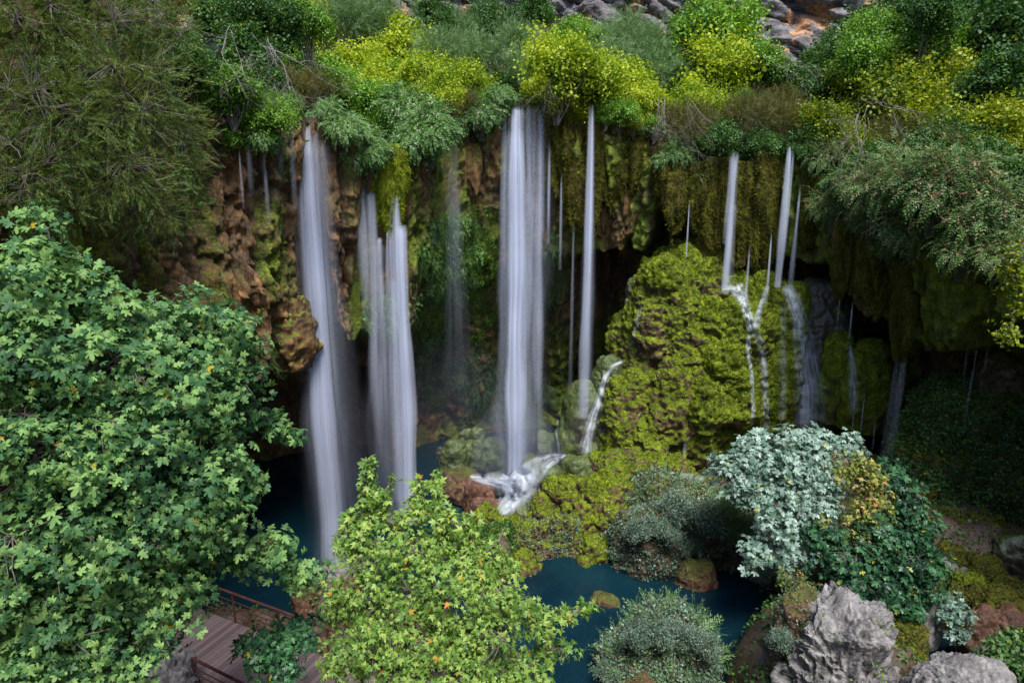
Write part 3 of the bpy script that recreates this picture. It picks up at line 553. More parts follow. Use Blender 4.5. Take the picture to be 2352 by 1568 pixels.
def fall(name, label, cat, strands, group=None, threads=0, seed=1, streammat=None):
    """strands: (x, ytop, Y, ybot, w_top, w_bot, density[, throw, fade_bottom, fade_top])"""
    rg = np.random.default_rng(seed)
    s0 = strands[0]; loc = P_(s0[0], s0[1], s0[2]); loc = np.array([loc[0], loc[1], zat(s0[3], s0[2] - .5)])
    t = thing(name, label, cat, loc, group)
    for s in strands:
        x, yt, Y, yb, w0, w1, den = s[:7]; th = s[7] if len(s) > 7 else .6; fb = s[8] if len(s) > 8 else 0; ft = s[9] if len(s) > 9 else .02
        P0 = P_(x, yt, Y); zb = zat(yb, Y - th)
        a = wpx(w0 * 1.25, Y, P0[2]); b = wpx(w1 * 1.35, Y - th, zb)
        ps = [(P0, zb, (0, -th), a, b, den, .35, ft, fb)]
        veil = w1 > 45
        ptube(ps, M_veil if veil else M_fall, 'water_veil' if veil else 'water_strand', t)
        nth = int(max(1, w0 / 5)) if threads else 0
        if nth:
            ps = []
            for j in range(nth):
                u = rg.uniform(-.45, .45); ww = rg.uniform(.04, .11) * (1.2 if not veil else 1)
                ps.append((P0 + np.array([u * a, rg.uniform(-.1, .1), 0]), zb if rg.random() < .6 else P0[2] - (P0[2] - zb) * rg.uniform(.3, .9), (u * (b - a), -th + rg.uniform(-.15, .15)), ww, ww * 2.2 * (b / max(a, .05)) ** .5, den * rg.uniform(.15, .55), .5, .01, 1.0))
            ptube(ps, M_fall, 'water_threads', t, 36, 6)
    return t
fall('waterfall', 'tall leaning waterfall at the left falling from the lip into the deep blue pool', 'waterfall', [
    (684, 283, 23.6, 1330, 9, 28, .6, .5, .6), (702, 275, 23.6, 1345, 15, 52, .95, .6, .1), (720, 290, 23.9, 1320, 13, 50, .45, .6, .5), (740, 300, 24.2, 1300, 12, 40, .18, .6, .8), (706, 300, 23.7, 1345, 30, 96, .3, .6, .2), (722, 320, 23.9, 1330, 50, 130, .14, .6, .4)], None, 1, 1)
fall('waterfall', 'second waterfall fanning out below the bright moss tongues', 'waterfall', [
    (822, 385, 25.6, 640, 8, 16, .5, .4, .9), (833, 430, 25.5, 760, 14, 26, .5, .5, .9), (852, 440, 25.4, 1120, 18, 32, .5, .7, .9), (872, 545, 25.1, 1000, 10, 24, .5, .5, .9), (899, 530, 25.0, 1150, 17, 30, .5, .5, .6, .06),
    (911, 450, 25.0, 1200, 12, 34, .75, .5, .2, .1), (923, 515, 24.9, 1200, 19, 32, .9, .6, .2, .05), (905, 640, 24.9, 1190, 26, 64, .3, .5, .3), (868, 560, 25.2, 1180, 46, 90, .13, .6, .5)], None, 1, 2)
fall('waterfall', 'broad white middle waterfall dropping onto the rocks', 'waterfall', [
    (1159, 252, 30.3, 900, 9, 22, .5, .4, .95), (1170, 262, 30.3, 760, 4, 12, .35, .4, .9), (1186, 242, 30.2, 1135, 18, 40, 1.0, 1.7, .0), (1200, 240, 30.2, 1120, 8, 26, .6, 1.5, .5), (1214, 240, 30.2, 1060, 9, 22, .5, .4, .9), (1227, 240, 30.2, 1040, 7, 20, .35, .4, .9),
    (1241, 240, 30.3, 1060, 13, 26, .6, .4, .85), (1210, 250, 30.1, 1090, 80, 96, .12, .5, .6), (1183, 300, 30.1, 1138, 34, 84, .3, 1.7, .0)], None, 1, 3)
fall('waterfall', 'lone thin waterfall right of the middle one landing on a green rock', 'waterfall', [(1357, 238, 29.6, 960, 10, 20, .75, .5, .35, .12), (1360, 250, 29.6, 700, 4, 8, .5, .4, .8, .1), (1357, 400, 29.6, 980, 8, 34, .25, .5, .4)], None, 1, 4)
fall('waterfall', 'white double stream running over the right moss curtain onto the mound', 'waterfall', [(1681, 350, 29.0, 560, 10, 9, .45, .1, .8, .15), (1690, 350, 28.95, 662, 10, 13, .85, .1, .1, .15), (1686, 470, 28.9, 662, 16, 22, .2, .1, .2)], None, 1, 5)
fall('waterfall', 'bright thick stream on the right curtain ending in a fan on the mound', 'waterfall', [(1812, 336, 28.8, 660, 10, 17, .95, .2, 0, .12), (1822, 345, 28.85, 560, 5, 7, .4, .2, .9, .2)], None, 1, 6)
THIN = [(1838, 432, 28.7, 660, 3, 9, .8, 'thin white thread just right of the bright thick stream'), (1772, 545, 28.6, 700, 2, 6, .75, 'thin white thread left of the bright thick stream'), (1722, 560, 28.7, 730, 3, 8, .5, 'faint thread between the two right streams'),
        (1583, 470, 28.9, 592, 2, 4, .7, 'thin drip from the short bright moss bell'), (1576, 560, 28.9, 592, 1.5, 3, .4, 'second hair thin drip under the short moss bell'), (1938, 590, 27.8, 745, 2, 4, .6, 'thin drip in the dark slot right of the mound'), (1957, 690, 27.0, 780, 2, 5, .6, 'thin drip landing on the dripping hood'),
        (1290, 400, 30.2, 620, 3, 6, .5, 'short thin stream beside the small moss lobe'), (1262, 330, 30.2, 560, 3, 8, .45, 'thin stream hugging the right side of the middle fall'), (1320, 430, 30.2, 900, 2, 8, .25, 'faint tall drip left of the lone thin waterfall'),
        (604, 340, 22.6, 520, 5, 10, .5, 'short double trickle on the brown left wall'), (550, 370, 21.8, 480, 3, 6, .4, 'leftmost short trickle on the brown wall'), (573, 360, 22.2, 450, 8, 12, .25, 'pale short trickle left of the double one'), (640, 310, 22.8, 430, 10, 14, .25, 'pale short trickle right of the double one'), (665, 300, 23, 480, 6, 12, .4, 'short trickle touching the left fall'),
        (995, 440, 28.2, 560, 3, 8, .6, 'narrow bright trickle under the drooping fern bush'), (975, 440, 28.2, 530, 16, 22, .22, 'faint wide trickle under the drooping fern bush'), (1036, 240, 29.2, 700, 14, 34, .28, 'faint tall veil left of the middle fall'), (1046, 420, 29.2, 1010, 26, 60, .14, 'misty veil in front of the fern wall'),
        (2083, 770, 25.2, 1062, 4, 22, .35, 'dim falling stream over the right steps'), (2065, 780, 25.4, 1062, 3, 16, .25, 'dimmer twin beside the stream over the right steps'), (1965, 900, 27.0, 1010, 1.5, 2.5, .5, 'fine drip from the hem of the dripping hood'), (1985, 900, 27.0, 1015, 1.5, 3, .7, 'brightest drip from the hem of the dripping hood'), (2010, 960, 27.2, 1050, 1.5, 4, .4, 'right drip from the hem of the dripping hood'),
        (1530, 1010, 28.3, 1062, 2, 4, .3, 'fine drip under the low lobe of the mound'), (1575, 985, 28.3, 1075, 3, 8, .25, 'pale drip under the mound'), (1633, 960, 28.6, 1075, 3, 10, .28, 'pale wider drip under the mound'),
        (2250, 745, 24.0, 1000, 2, 6, .25, 'dim drip inside the dark right cave'), (2275, 740, 24.0, 900, 2, 5, .25, 'dim drip near the right end of the dark cave'), (2228, 750, 24.2, 900, 2, 6, .2, 'dim drip at the left end of the dark right cave')]
for k, (x, yt, Y, yb, w0, w1, den, lb) in enumerate(THIN):
    if x < 700: Y -= 1.3; den *= .6; yt -= 18
    ztop_ = 14 if yt < 560 else 0
    fall('water_trickle', lb, 'trickle', [(x, yt - ztop_, Y, yb, w0, w1 * 1.2, den, .15, .75 if w0 < 10 else .95, .3)], 'thin trickles on the walls', 0, 50 + k)
# streams that follow the rock surface
BW = BVHTree.FromPolygons(wv.tolist(), [(0, 1, 2, 3)])
ALLBV = [BV, BG, BW] + [r[1] for r in ROCKBV]
def surf(x, y, bvs=None):
    d = ray(x, y); d = Vector(d / np.linalg.norm(d)); best = None
    for b in (bvs or ALLBV):
        h = b.ray_cast(Vector((0, 0, CAMZ)), d)
        if h[0] is not None and (best is None or h[3] < best[1]): best = (h[0], h[3], h[1])
    return best
def flow(name, label, cat, path, den, mat=None, group=None, lift=.05, seed=0):
    """path: (x, y, half width px); a film of water laid on the rocks it runs over"""
    path = np.array(path, float); L = np.concatenate([[0], np.cumsum(np.hypot(*np.diff(path[:, :2], axis=0).T))])
    n = max(6, int(L[-1] / 3.5)); s = np.linspace(0, L[-1], n)
    X = np.interp(s, L, path[:, 0]); Y_ = np.interp(s, L, path[:, 1]); W = np.interp(s, L, path[:, 2]); K = 19 if path[:, 2].max() > 15 else 9
    rg = np.random.default_rng(seed); X = X + np.cumsum(rg.normal(0, .35, n)) * .5
    tx = np.gradient(X); ty = np.gradient(Y_); tn = np.hypot(tx, ty); nx, ny = -ty / tn, tx / tn
    pts = np.zeros((n, K, 3)); al = np.zeros((n, K))
    for j in range(n):
        for i in range(K):
            u = (i / (K - 1)) * 2 - 1
            h = surf(X[j] + nx[j] * u * W[j], Y_[j] + ny[j] * u * W[j])
            pts[j, i] = np.array(h[0]) if h else at(X[j], Y_[j], 28)
            al[j, i] = (1 - abs(u) ** 2.2)
    uu_, ss_ = np.meshgrid(np.linspace(-1, 1, K), s); nz_ = vnoise(np.stack([uu_.ravel() * (4.5 if K > 9 else 2), ss_.ravel() / (38 if K > 9 else 26), uu_.ravel() * 0 + seed * 1.7], 1), 4).reshape(n, K)
    al *= (.45 + .55 * sstep(-.4, .25, nz_)) if K > 9 else (.62 + .38 * nz_)
    dpt = pts[..., 1]
    for it in range(3):   # keep the sheet continuous: pull in samples that fell far behind their neighbours
        m = np.median(np.stack([np.roll(dpt, 1, 0), dpt, np.roll(dpt, -1, 0), np.roll(dpt, 1, 1), np.roll(dpt, -1, 1)]), 0)
        bad = dpt - m > .25
        for j, i in zip(*np.nonzero(bad)):
            c0 = np.array([0, 0, CAMZ]); dr0 = pts[j, i] - c0; pts[j, i] = c0 + dr0 * (m[j, i] / pts[j, i, 1])
        dpt = pts[..., 1]
    c0 = np.array([0, 0, CAMZ]); dv = c0 - pts; dv /= np.linalg.norm(dv, axis=2, keepdims=True); pts = pts + dv * lift * (1 + (.9 * vnoise(pts.reshape(-1, 3) * 3.5, 12).reshape(n, K, 1) + .5 * vnoise(pts.reshape(-1, 3) * 9, 13).reshape(n, K, 1))) + np.array([0, 0, lift * .5])
    endf = np.minimum(sstep(0, .06, s / s[-1]), 1 - sstep(.9, 1, s / s[-1]))[:, None]
    uvv = np.stack([np.repeat(np.linspace(0, 1, K)[None], n, 0) * max(W) * .04 + seed, np.repeat((s / 90)[:, None], K, 1)], 2)
    org = pts[-1, K // 2].copy()
    o = link(name, mesh_np(name, pts.reshape(-1, 3) - org, grid_faces(K, n), mat or M_white, attrs={'alpha': (al * endf * den).ravel()}, uv=uvv.reshape(-1, 2)), None, org)
    return tag(o, label, cat, group)
FL = [('forked upper stream sliding from the curtain foot to the fork on the mound', [(1688, 655, 14), (1700, 675, 14), (1712, 700, 10), (1722, 735, 9), (1728, 765, 9)], .9), ('fan of water spreading left from the stream foot', [(1700, 668, 6), (1680, 664, 8), (1655, 668, 7)], .55),
      ('thin right arm joining the fork on the mound', [(1765, 655, 4), (1752, 690, 5), (1742, 720, 6), (1736, 760, 8)], .85), ('narrow left leg of the forked stream running down the mound', [(1722, 765, 5), (1718, 800, 5), (1726, 860, 4), (1730, 940, 4), (1727, 1000, 4)], .8),
      ('wide right leg of the forked stream running down the mound', [(1732, 760, 8), (1748, 790, 8), (1755, 850, 7), (1760, 930, 6), (1762, 1005, 6)], .95), ('wide white fan sliding down the pinkish slab', [(1808, 655, 12), (1822, 690, 14), (1840, 740, 17), (1852, 820, 22), (1862, 900, 28), (1864, 1000, 32)], .7),
      ('bright core of the wide fan on the pinkish slab', [(1800, 652, 10), (1816, 678, 10), (1831, 720, 9), (1843, 790, 9), (1845, 870, 9), (1850, 970, 10)], 1.0), ('faint veil left of the wide fan', [(1800, 700, 5), (1800, 780, 7), (1802, 900, 8), (1798, 980, 7)], .35),
      ('curved side stream arching over the tall wet rock', [(1438, 828, 4), (1410, 840, 5), (1388, 870, 6), (1378, 915, 8), (1366, 950, 9), (1352, 1000, 13), (1342, 1048, 16)], .85), ('thin stream behind the mound falling along its left edge', [(1472, 700, 4), (1462, 750, 5), (1448, 800, 4)], .4),
      ('thin water film over the dripping moss hood', [(1950, 790, 5), (1960, 850, 9), (1962, 900, 12), (1965, 960, 14)], .4), ('small brook crossing the right bank into the small pool', [(2105, 1258, 6), (2140, 1262, 9), (2160, 1285, 10), (2190, 1300, 9), (2225, 1312, 7)], .5),
      ('little runnel on the brown rocks behind the middle fall', [(1283, 960, 2), (1276, 990, 3), (1282, 1020, 3), (1284, 1050, 3)], .6), ('dim brook end on the red steps', [(2062, 1062, 6), (2070, 1075, 7), (2085, 1085, 6)], .5), ('pale water sliding off the right edge boulder', [(2352, 1238, 8), (2320, 1245, 10), (2295, 1265, 8)], .35)]
for k, (lb, pth, den) in enumerate(FL):
    pth = [(a_, b_, c_ * (1.35 if 1650 < a_ < 1900 else 1.1)) for a_, b_, c_ in pth]; den = min(1.0, den * 1.25)
    flow('stream', lb, 'stream', pth, den, None, 'streams running over the rocks', seed=k)
CASC = [('white foaming run of the cascade down to the lower rocks', [(1172, 1092, 36), (1194, 1108, 46), (1192, 1126, 42), (1180, 1146, 32), (1166, 1164, 26), (1150, 1184, 14)], 1.0), ('upper right arm of the foaming cascade', [(1296, 1048, 7), (1266, 1054, 15), (1244, 1068, 24), (1226, 1084, 30), (1205, 1100, 32)], .95),
        ('left spreading foam at the foot of the middle fall', [(1078, 1098, 6), (1110, 1100, 12), (1145, 1104, 20), (1180, 1106, 26)], .9), ('white riffle in front of the small pool behind the grey fig', [(1560, 1092, 5), (1585, 1098, 9), (1620, 1104, 8)], .6),
        ('pale foam drifting on the left pool under the leaning fall', [(690, 1325, 8), (740, 1318, 20), (790, 1312, 24), (840, 1305, 10)], .45), ('pale foam on the deep pool under the second fall', [(880, 1200, 8), (920, 1188, 18), (960, 1182, 20), (1000, 1176, 8)], .4)]
CASC += [('foam spreading left over the shallows from the middle fall', [(1090, 1104, 5), (1120, 1112, 9), (1150, 1120, 12), (1180, 1125, 16)], .6), ('broad foam apron right under the middle fall', [(1150, 1095, 16), (1175, 1110, 28), (1200, 1108, 26), (1225, 1092, 14)], .8),
         ('white rivulet between the stones at the top of the cascade', [(1300, 1046, 4), (1280, 1060, 6), (1262, 1072, 6), (1244, 1090, 8)], .7), ('last white chute of the cascade beside the lying red rock', [(1190, 1140, 12), (1172, 1158, 14), (1158, 1172, 10), (1148, 1186, 6)], .85)]
for k, (lb, pth, den) in enumerate(CASC):
    flow('cascade', lb, 'cascade', pth, den, None, 'white water of the cascade', .14, seed=40 + k)
def mist(label, x, y, Y, rx, ry, rz, dens, z0=0.15):
    c = at(x, y, Y); c[2] = z0 + rz * .55; na, nq = 40, 20
    A, Q = np.meshgrid(np.linspace(0, 2 * math.pi, na, endpoint=False), np.linspace(-.999, .999, nq)); A = A.ravel(); Q = Q.ravel() * math.pi / 2
    v = np.stack([rx * np.cos(Q) * np.cos(A), ry * np.cos(Q) * np.sin(A), rz * np.sin(Q)], 1); v += v * (.18 * fbm(v * .8 + x, 2, 9))[:, None]
    v[:, 2] = np.maximum(v[:, 2], .05 - c[2])
    m, t, out = newmat('spray_mist'); vs = nd(t, 'ShaderNodeVolumePrincipled'); vs.inputs['Color'].default_value = (.62, .74, 1, 1); vs.inputs['Density'].default_value = dens; vs.inputs['Anisotropy'].default_value = .2
    t.links.new(vs.outputs[0], out.inputs[1])
    tag(link('mist', mesh_np('mist', v, grid_faces(na, nq, True), m), None, c), label, 'mist', None, 'stuff')
mist('thin blue spray drifting between the left falls and the middle one', 980, 1040, 29.2, 6.5, 2.6, 4.6, .013)
mist('spray hanging round the foot of the middle waterfall', 1185, 1100, 28.6, 2.2, 1.8, 2.8, .08)
# ------------------------------------------------------------------ vegetation
FIG = [(0, 0), (.10, .06), (.30, .05), (.40, .13), (.36, .22), (.20, .27), (.22, .38), (.44, .46), (.50, .58), (.40, .66), (.17, .58), (.19, .80), (.11, .95), (0, 1.02)]
PLANE = [(0, 0), (.18, -.03), (.46, .02), (.36, .15), (.24, .25), (.44, .32), (.60, .54), (.38, .52), (.18, .50), (.15, .75), (0, 1.05)]
BROAD = [(0, 0), (.26, .2), (.33, .5), (.2, .82), (0, 1.0)]
def leafT(half, curl=.25, petiole=.25):
    h = np.array(half, float); out = np.concatenate([h, (h[1:-1] * [-1, 1])[::-1]])
    c = np.array([[0, .42]]); p = np.concatenate([c, out]); n = len(out)
    z = -curl * (p[:, 0] ** 2) * 1.2 - curl * .6 * p[:, 1] ** 2 + curl * .1
    f = np.array([(0, 1 + i, 1 + (i + 1) % n) for i in range(n)])
    v = np.stack([p[:, 0], p[:, 1] + petiole, z], 1)
    return v, f
QUAD = (np.array([(0, 0, 0), (.22, .5, -.04), (0, 1, -.1), (-.22, .5, -.04)], float), np.array([(0, 1, 2), (0, 2, 3)]))
QUADW = (np.array([(0, 0, 0), (.36, .45, -.06), (0, 1, -.12), (-.36, .45, -.06)], float), np.array([(0, 1, 2), (0, 2, 3)]))
SLIM = (np.array([(0, 0, 0), (.09, .5, -.03), (0, 1, -.12), (-.09, .5, -.03)], float), np.array([(0, 1, 2), (0, 2, 3)]))
def frames(d, n):
    d = d / (np.linalg.norm(d, axis=1, keepdims=True) + 1e-9); n = n - d * np.sum(n * d, 1, keepdims=True); n = n / (np.linalg.norm(n, axis=1, keepdims=True) + 1e-9)
    return np.cross(d, n), d, n
def scatter(T, pos, d, n, size):
    v, f = T; s, d, n = frames(d, n); size = np.broadcast_to(np.asarray(size, float), (len(pos),))
    V = pos[:, None] + size[:, None, None] * (v[None, :, 0:1] * s[:, None] + v[None, :, 1:2] * d[:, None] + v[None, :, 2:3] * n[:, None])
    Fc = (f[None] + (np.arange(len(pos)) * len(v))[:, None, None]).reshape(-1, 3)
    return V.reshape(-1, 3), Fc
def merge(lst):
    Vs, Fs, b = [], [], 0
    for v, f in lst: Vs.append(v); Fs.append(f + b); b += len(v)
    return np.concatenate(Vs), np.concatenate(Fs)
def rosette(leaf, n, tilt, size=1.0, seed=0, spread=.08):
    """leaves round a shoot tip; local +Z is the shoot direction"""
    rg = np.random.default_rng(seed); a = np.linspace(0, 2 * math.pi, n, endpoint=False) + rg.uniform(-.35, .35, n)
    tl = math.radians(tilt) + rg.uniform(-.35, .35, n)
    d = np.stack([np.cos(a) * np.cos(tl), np.sin(a) * np.cos(tl), np.sin(tl)], 1)
    nn = np.stack([-np.cos(a) * np.sin(tl), -np.sin(a) * np.sin(tl), np.cos(tl)], 1) + rg.normal(0, .25, (n, 3))
    p = d * spread + np.stack([a * 0, a * 0, rg.uniform(-.35, .1, n)], 1)
    return scatter(leaf, p, d, nn, size * rg.uniform(.65, 1.1, n))
def spray(leaf, n, lsize, droop=.5, seed=0, ang=50):
    """leaf pairs along a curved shoot; local +Y is the shoot direction"""
    rg = np.random.default_rng(seed); t = np.repeat(np.linspace(.08, 1, n), 2); sgn = np.tile([1, -1], n); a = math.radians(ang) * (1 - .45 * t)
    p = np.stack([t * 0, t, -droop * t ** 2], 1)
    d = np.stack([sgn * np.sin(a), np.cos(a), -droop * t], 1) + rg.normal(0, .12, (2 * n, 3))
    nn = np.stack([t * 0, droop * t, t * 0 + 1], 1) + rg.normal(0, .2, (2 * n, 3))
    return scatter(leaf, p, d, nn, lsize * rg.uniform(.7, 1.15, 2 * n) * (1 - .35 * t))
def rdir(n, rg):
    v = rg.normal(size=(n, 3)); return v / np.linalg.norm(v, axis=1, keepdims=True)
def tubes(segs, sides=4):
    Vs, Fs, b = [], [], 0; a = np.linspace(0, 2 * math.pi, sides, endpoint=False); ca, sa = np.cos(a)[None, :, None], np.sin(a)[None, :, None]
    for pts, rad in segs:
        pts = np.asarray(pts, float); rad = np.asarray(rad, float)
        tg = np.gradient(pts, axis=0); tg /= np.linalg.norm(tg, axis=1, keepdims=True) + 1e-9
        ref = np.array([0, 0, 1.]) if abs(tg[0, 2]) < .8 else np.array([1., 0, 0])
        s = np.cross(tg, ref); s /= np.linalg.norm(s, axis=1, keepdims=True) + 1e-9; u = np.cross(s, tg)
        v = pts[:, None] + rad[:, None, None] * (ca * s[:, None] + sa * u[:, None])
        Vs.append(v.reshape(-1, 3)); Fs.append(grid_faces(sides, len(pts), True) + b); b += v.shape[0] * sides
    return np.concatenate(Vs), np.concatenate(Fs)
def bend(a, b, sag, n=7, rg=RNG, wob=.05):
    a = np.asarray(a, float); b = np.asarray(b, float); t = np.linspace(0, 1, n)[:, None]; L = np.linalg.norm(b - a)
    w_ = rg.normal(0, wob * L, (n, 3)) * np.sin(t * math.pi)
    return a + (b - a) * t + np.array([0, 0, 1.]) * (sag * L * np.sin(t * math.pi)) + w_

L_fig = leaf_mat('fig_leaf', ((.014, .05, .022), (.06, .165, .06), (.22, .38, .11)), .34, .55, (.42, .32, .03), .006, .3)
L_plane = leaf_mat('sycamore_leaf', ((.06, .15, .03), (.18, .33, .06), (.38, .52, .12)), .42, .45, (.5, .3, .04), .012, .4)
L_figsheen = leaf_mat('sky_sheen_fig_leaf', ((.07, .15, .10), (.17, .28, .22), (.33, .45, .38)), .22, .4, (.4, .4, .12), .01, .6)  # whitish sky reflection on the leaves is painted into these colours
L_dark = leaf_mat('dark_fig_leaf', ((.008, .035, .016), (.025, .10, .04), (.07, .20, .07)), .25, .42, (.35, .35, .03), .01, .4)
L_ylw = leaf_mat('yellowing_leaf', ((.06, .13, .02), (.20, .27, .05), (.48, .42, .12)), .35, .5, (.5, .2, .1), .04)
LM = dict(
    yel=leaf_mat('yellow_green_leaf', ((.09, .20, .014), (.31, .42, .022), (.56, .62, .06)), .45, .5, None, 0, .3, 1.3),
    grn=leaf_mat('fresh_green_leaf', ((.03, .09, .01), (.11, .26, .025), (.26, .46, .05)), .35, .5, (.4, .4, .03), .02),
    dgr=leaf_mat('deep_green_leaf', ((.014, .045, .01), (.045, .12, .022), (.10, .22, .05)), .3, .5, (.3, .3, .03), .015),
    wil=leaf_mat('grey_green_leaf', ((.04, .10, .035), (.13, .24, .08), (.27, .40, .17)), .3, .55, None),
    olv=leaf_mat('olive_leaf', ((.03, .045, .008), (.09, .11, .02), (.2, .18, .05)), .3, .6, (.3, .10, .03), .06),
    rus=leaf_mat('rusty_leaf', ((.035, .05, .012), (.10, .12, .028), (.22, .21, .06)), .3, .6, (.3, .12, .04), .08),
    frn=leaf_mat('drooping_leaf', ((.025, .08, .015), (.09, .22, .045), (.22, .38, .12)), .3, .5, (.45, .42, .3), .05),
    gol=leaf_mat('golden_olive_leaf', ((.05, .10, .006), (.18, .26, .012), (.36, .42, .02)), .38, .5, (.5, .4, .02), .03),
    brn=leaf_mat('brown_tipped_leaf', ((.02, .06, .012), (.07, .16, .035), (.18, .29, .08)), .3, .55, (.36, .22, .14), .09),
    sil=leaf_mat('silvery_creeper_leaf', ((.04, .09, .05), (.11, .2, .13), (.26, .36, .28)), .2, .5, (.15, .08, .08), .12),
)
M_tips = leaf_mat('seed_head', ((.20, .10, .07), (.38, .22, .16), (.55, .38, .28)), .25, .8)
M_tipsp = leaf_mat('pale_flower_head', ((.3, .32, .2), (.45, .45, .32), (.6, .58, .45)), .25, .8)
M_orange = leaf_mat('autumn_leaf', ((.35, .2, .02), (.55, .35, .03), (.6, .16, .05)), .3, .5)
TPL = dict(
    yel=rosette(QUADW, 7, 20, .075, 1, .03), grn=rosette(QUADW, 7, 15, .085, 2, .03), dgr=rosette(QUADW, 7, 15, .08, 3, .03),
    wil=spray(SLIM, 6, .42, .25, 4, 38), olv=spray(SLIM, 6, .35, .1, 5, 45), rus=spray(SLIM, 6, .35, .1, 6, 45), frn=spray(QUAD, 6, .42, .7, 7, 65),
    brn=spray(QUAD, 6, .36, .6, 8, 60), gol=rosette(QUADW, 6, 10, .08, 9, .03), sil=rosette(QUADW, 6, 15, .08, 10, .02))
def shrub_mesh(kind, seed, n=1500):
    rg = np.random.default_rng(seed); nb = 24
    bd = rdir(nb, rg); bd[:, 2] = np.abs(bd[:, 2]) * .9 - .25; bc = bd * rg.uniform(.3, .95, (nb, 1)) * np.array([1.1, .9, .95]); br = rg.uniform(.14, .4, nb); bc[0] = 0; br[0] = .5
    w_ = br ** 2; k = rg.choice(nb, n, p=w_ / w_.sum()); dd_ = rdir(n, rg); dd_[:, 2] = np.where(rg.random(n) < .35, np.abs(dd_[:, 2]), dd_[:, 2])
    pos = bc[k] + dd_ * (br[k] * np.where(rg.random(n) < .2, rg.uniform(1.05, 1.75, n), rg.uniform(.5, 1.1, n)))[:, None]
    if kind in ('frn', 'brn'):
        pos[:, 2] *= 1.05; d = dd_ * .8 + rg.normal(0, .25, (n, 3)) + pos * .7 + np.array([0, 0, -.45]); nn = dd_ + np.array([0, -.4, .8]); sz = rg.uniform(.16, .30, n)
    elif kind in ('wil', 'olv', 'rus'):
        d = dd_ * .7 + rg.normal(0, .4, (n, 3)) + np.array([0, 0, .35]); nn = rdir(n, rg) + np.array([0, 0, .5]); sz = rg.uniform(.12, .24, n)
    else:
        d = rdir(n, rg); nn = dd_ * .8 + np.array([0, 0, .8]) + rg.normal(0, .25, (n, 3)); sz = rg.uniform(.7, 1.25, n)
        if True: v, f = TPL[kind]; V, Fc = scatter((v[:, [0, 1, 2]], f), pos, d, nn, sz); return V, Fc, bc, br
    V, Fc = scatter(TPL[kind], pos, d, nn, sz)
    return V, Fc, bc, br
SHM = {}
def get_shrub(kind, var):
    if (kind, var) not in SHM:
        V_, Fc, bc, br = shrub_mesh(kind, hash((len(kind), var)) % 1000 + var * 31 + ord(kind[0]) + ord(kind[1]) * 3, 2100 if kind in ('wil', 'olv', 'rus') else 1700)
        f = mesh_np('foliage', V_, Fc, LM[kind], smooth=False)
        rg = np.random.default_rng(var + 5); segs = []
        for c in bc: segs.append((bend((rg.uniform(-.05, .05), 0.15, -.95), c, .12, 6, rg), np.linspace(.02, .006, 6)))
        v, fc = tubes(segs); st = mesh_np('stem', v, fc, M_bark)
        SHM[kind, var] = [f, st]
        if kind in ('frn', 'brn'):
            n = 420 if kind == 'brn' else 260; k = rg.choice(len(bc), n); dd_ = rdir(n, rg); dd_[:, 2] = np.abs(dd_[:, 2]) * .8; dd_[:, 1] -= .3
            pos = bc[k] + dd_ * (br[k] * 1.05)[:, None]
            T = spray(QUAD, 5, .5, .6, 12, 30)
            v, fc = scatter(T, pos, dd_ + np.array([0, 0, -.5]), rdir(n, rg), rg.uniform(.06, .13, n) * (.9 if kind == 'brn' else .7))
            SHM[kind, var].append(mesh_np('seed_head', v, fc, M_tips if kind == 'brn' else M_tipsp, smooth=False))
    return SHM[kind, var]
nsh = [0]
LIPX = [0, 300, 480, 700, 870, 1040, 1150, 1650, 1820, 1900, 2000, 2150, 2352]; LIPY = [13, 18, 20.5, 24, 26.5, 29.5, 30.5, 30.5, 30.5, 29.5, 27.5, 25, 22]
def shrub(kind, x, y, r, label, cat='shrub', group=None, sx=1.0, sz=1.0, Yc=None, name=None, bvs=None):
    nsh[0] += 1
    h = surf(x, y + .75 * r * sz, bvs or [BV, BH]) if Yc is None else None
    if h: H = np.array(h[0])
    else:
        if Yc is None: Yc = float(np.interp(x, LIPX, LIPY)) + 6
        c_ = at(x, y, Yc); hh = BH.ray_cast(Vector((c_[0], c_[1], 60)), Vector((0, 0, -1))); H = np.array(hh[0]) if hh[0] is not None else at(x, y + .9 * r, Yc)
    rm = r / F * (H[1] * cp + (CAMZ - H[2]) * sp_)
    c = at(x, y, H[1] - (.35 * rm if h else 0))
    nm = name or {'wil': 'willow_shrub', 'frn': 'drooping_bush', 'brn': 'drooping_bush', 'olv': 'heath_shrub', 'rus': 'heath_shrub'}.get(kind, 'leafy_shrub')
    t = thing(nm, label, cat, H, group)
    ms = get_shrub(kind, nsh[0] % 3)
    for m, nme in zip(ms, ('foliage', 'stem', 'seed_head')):
        o = link(nme, m, t, c - H); o.scale = (rm * sx, rm * .9, rm * sz if nme != 'stem' else max(rm * sz, (c - H)[2] / .95)); o.rotation_euler = (0, 0, (nsh[0] * 2.4) % 6.28 if kind not in ('frn', 'brn') else ((nsh[0] * .37) % .6 - .3))
    return t
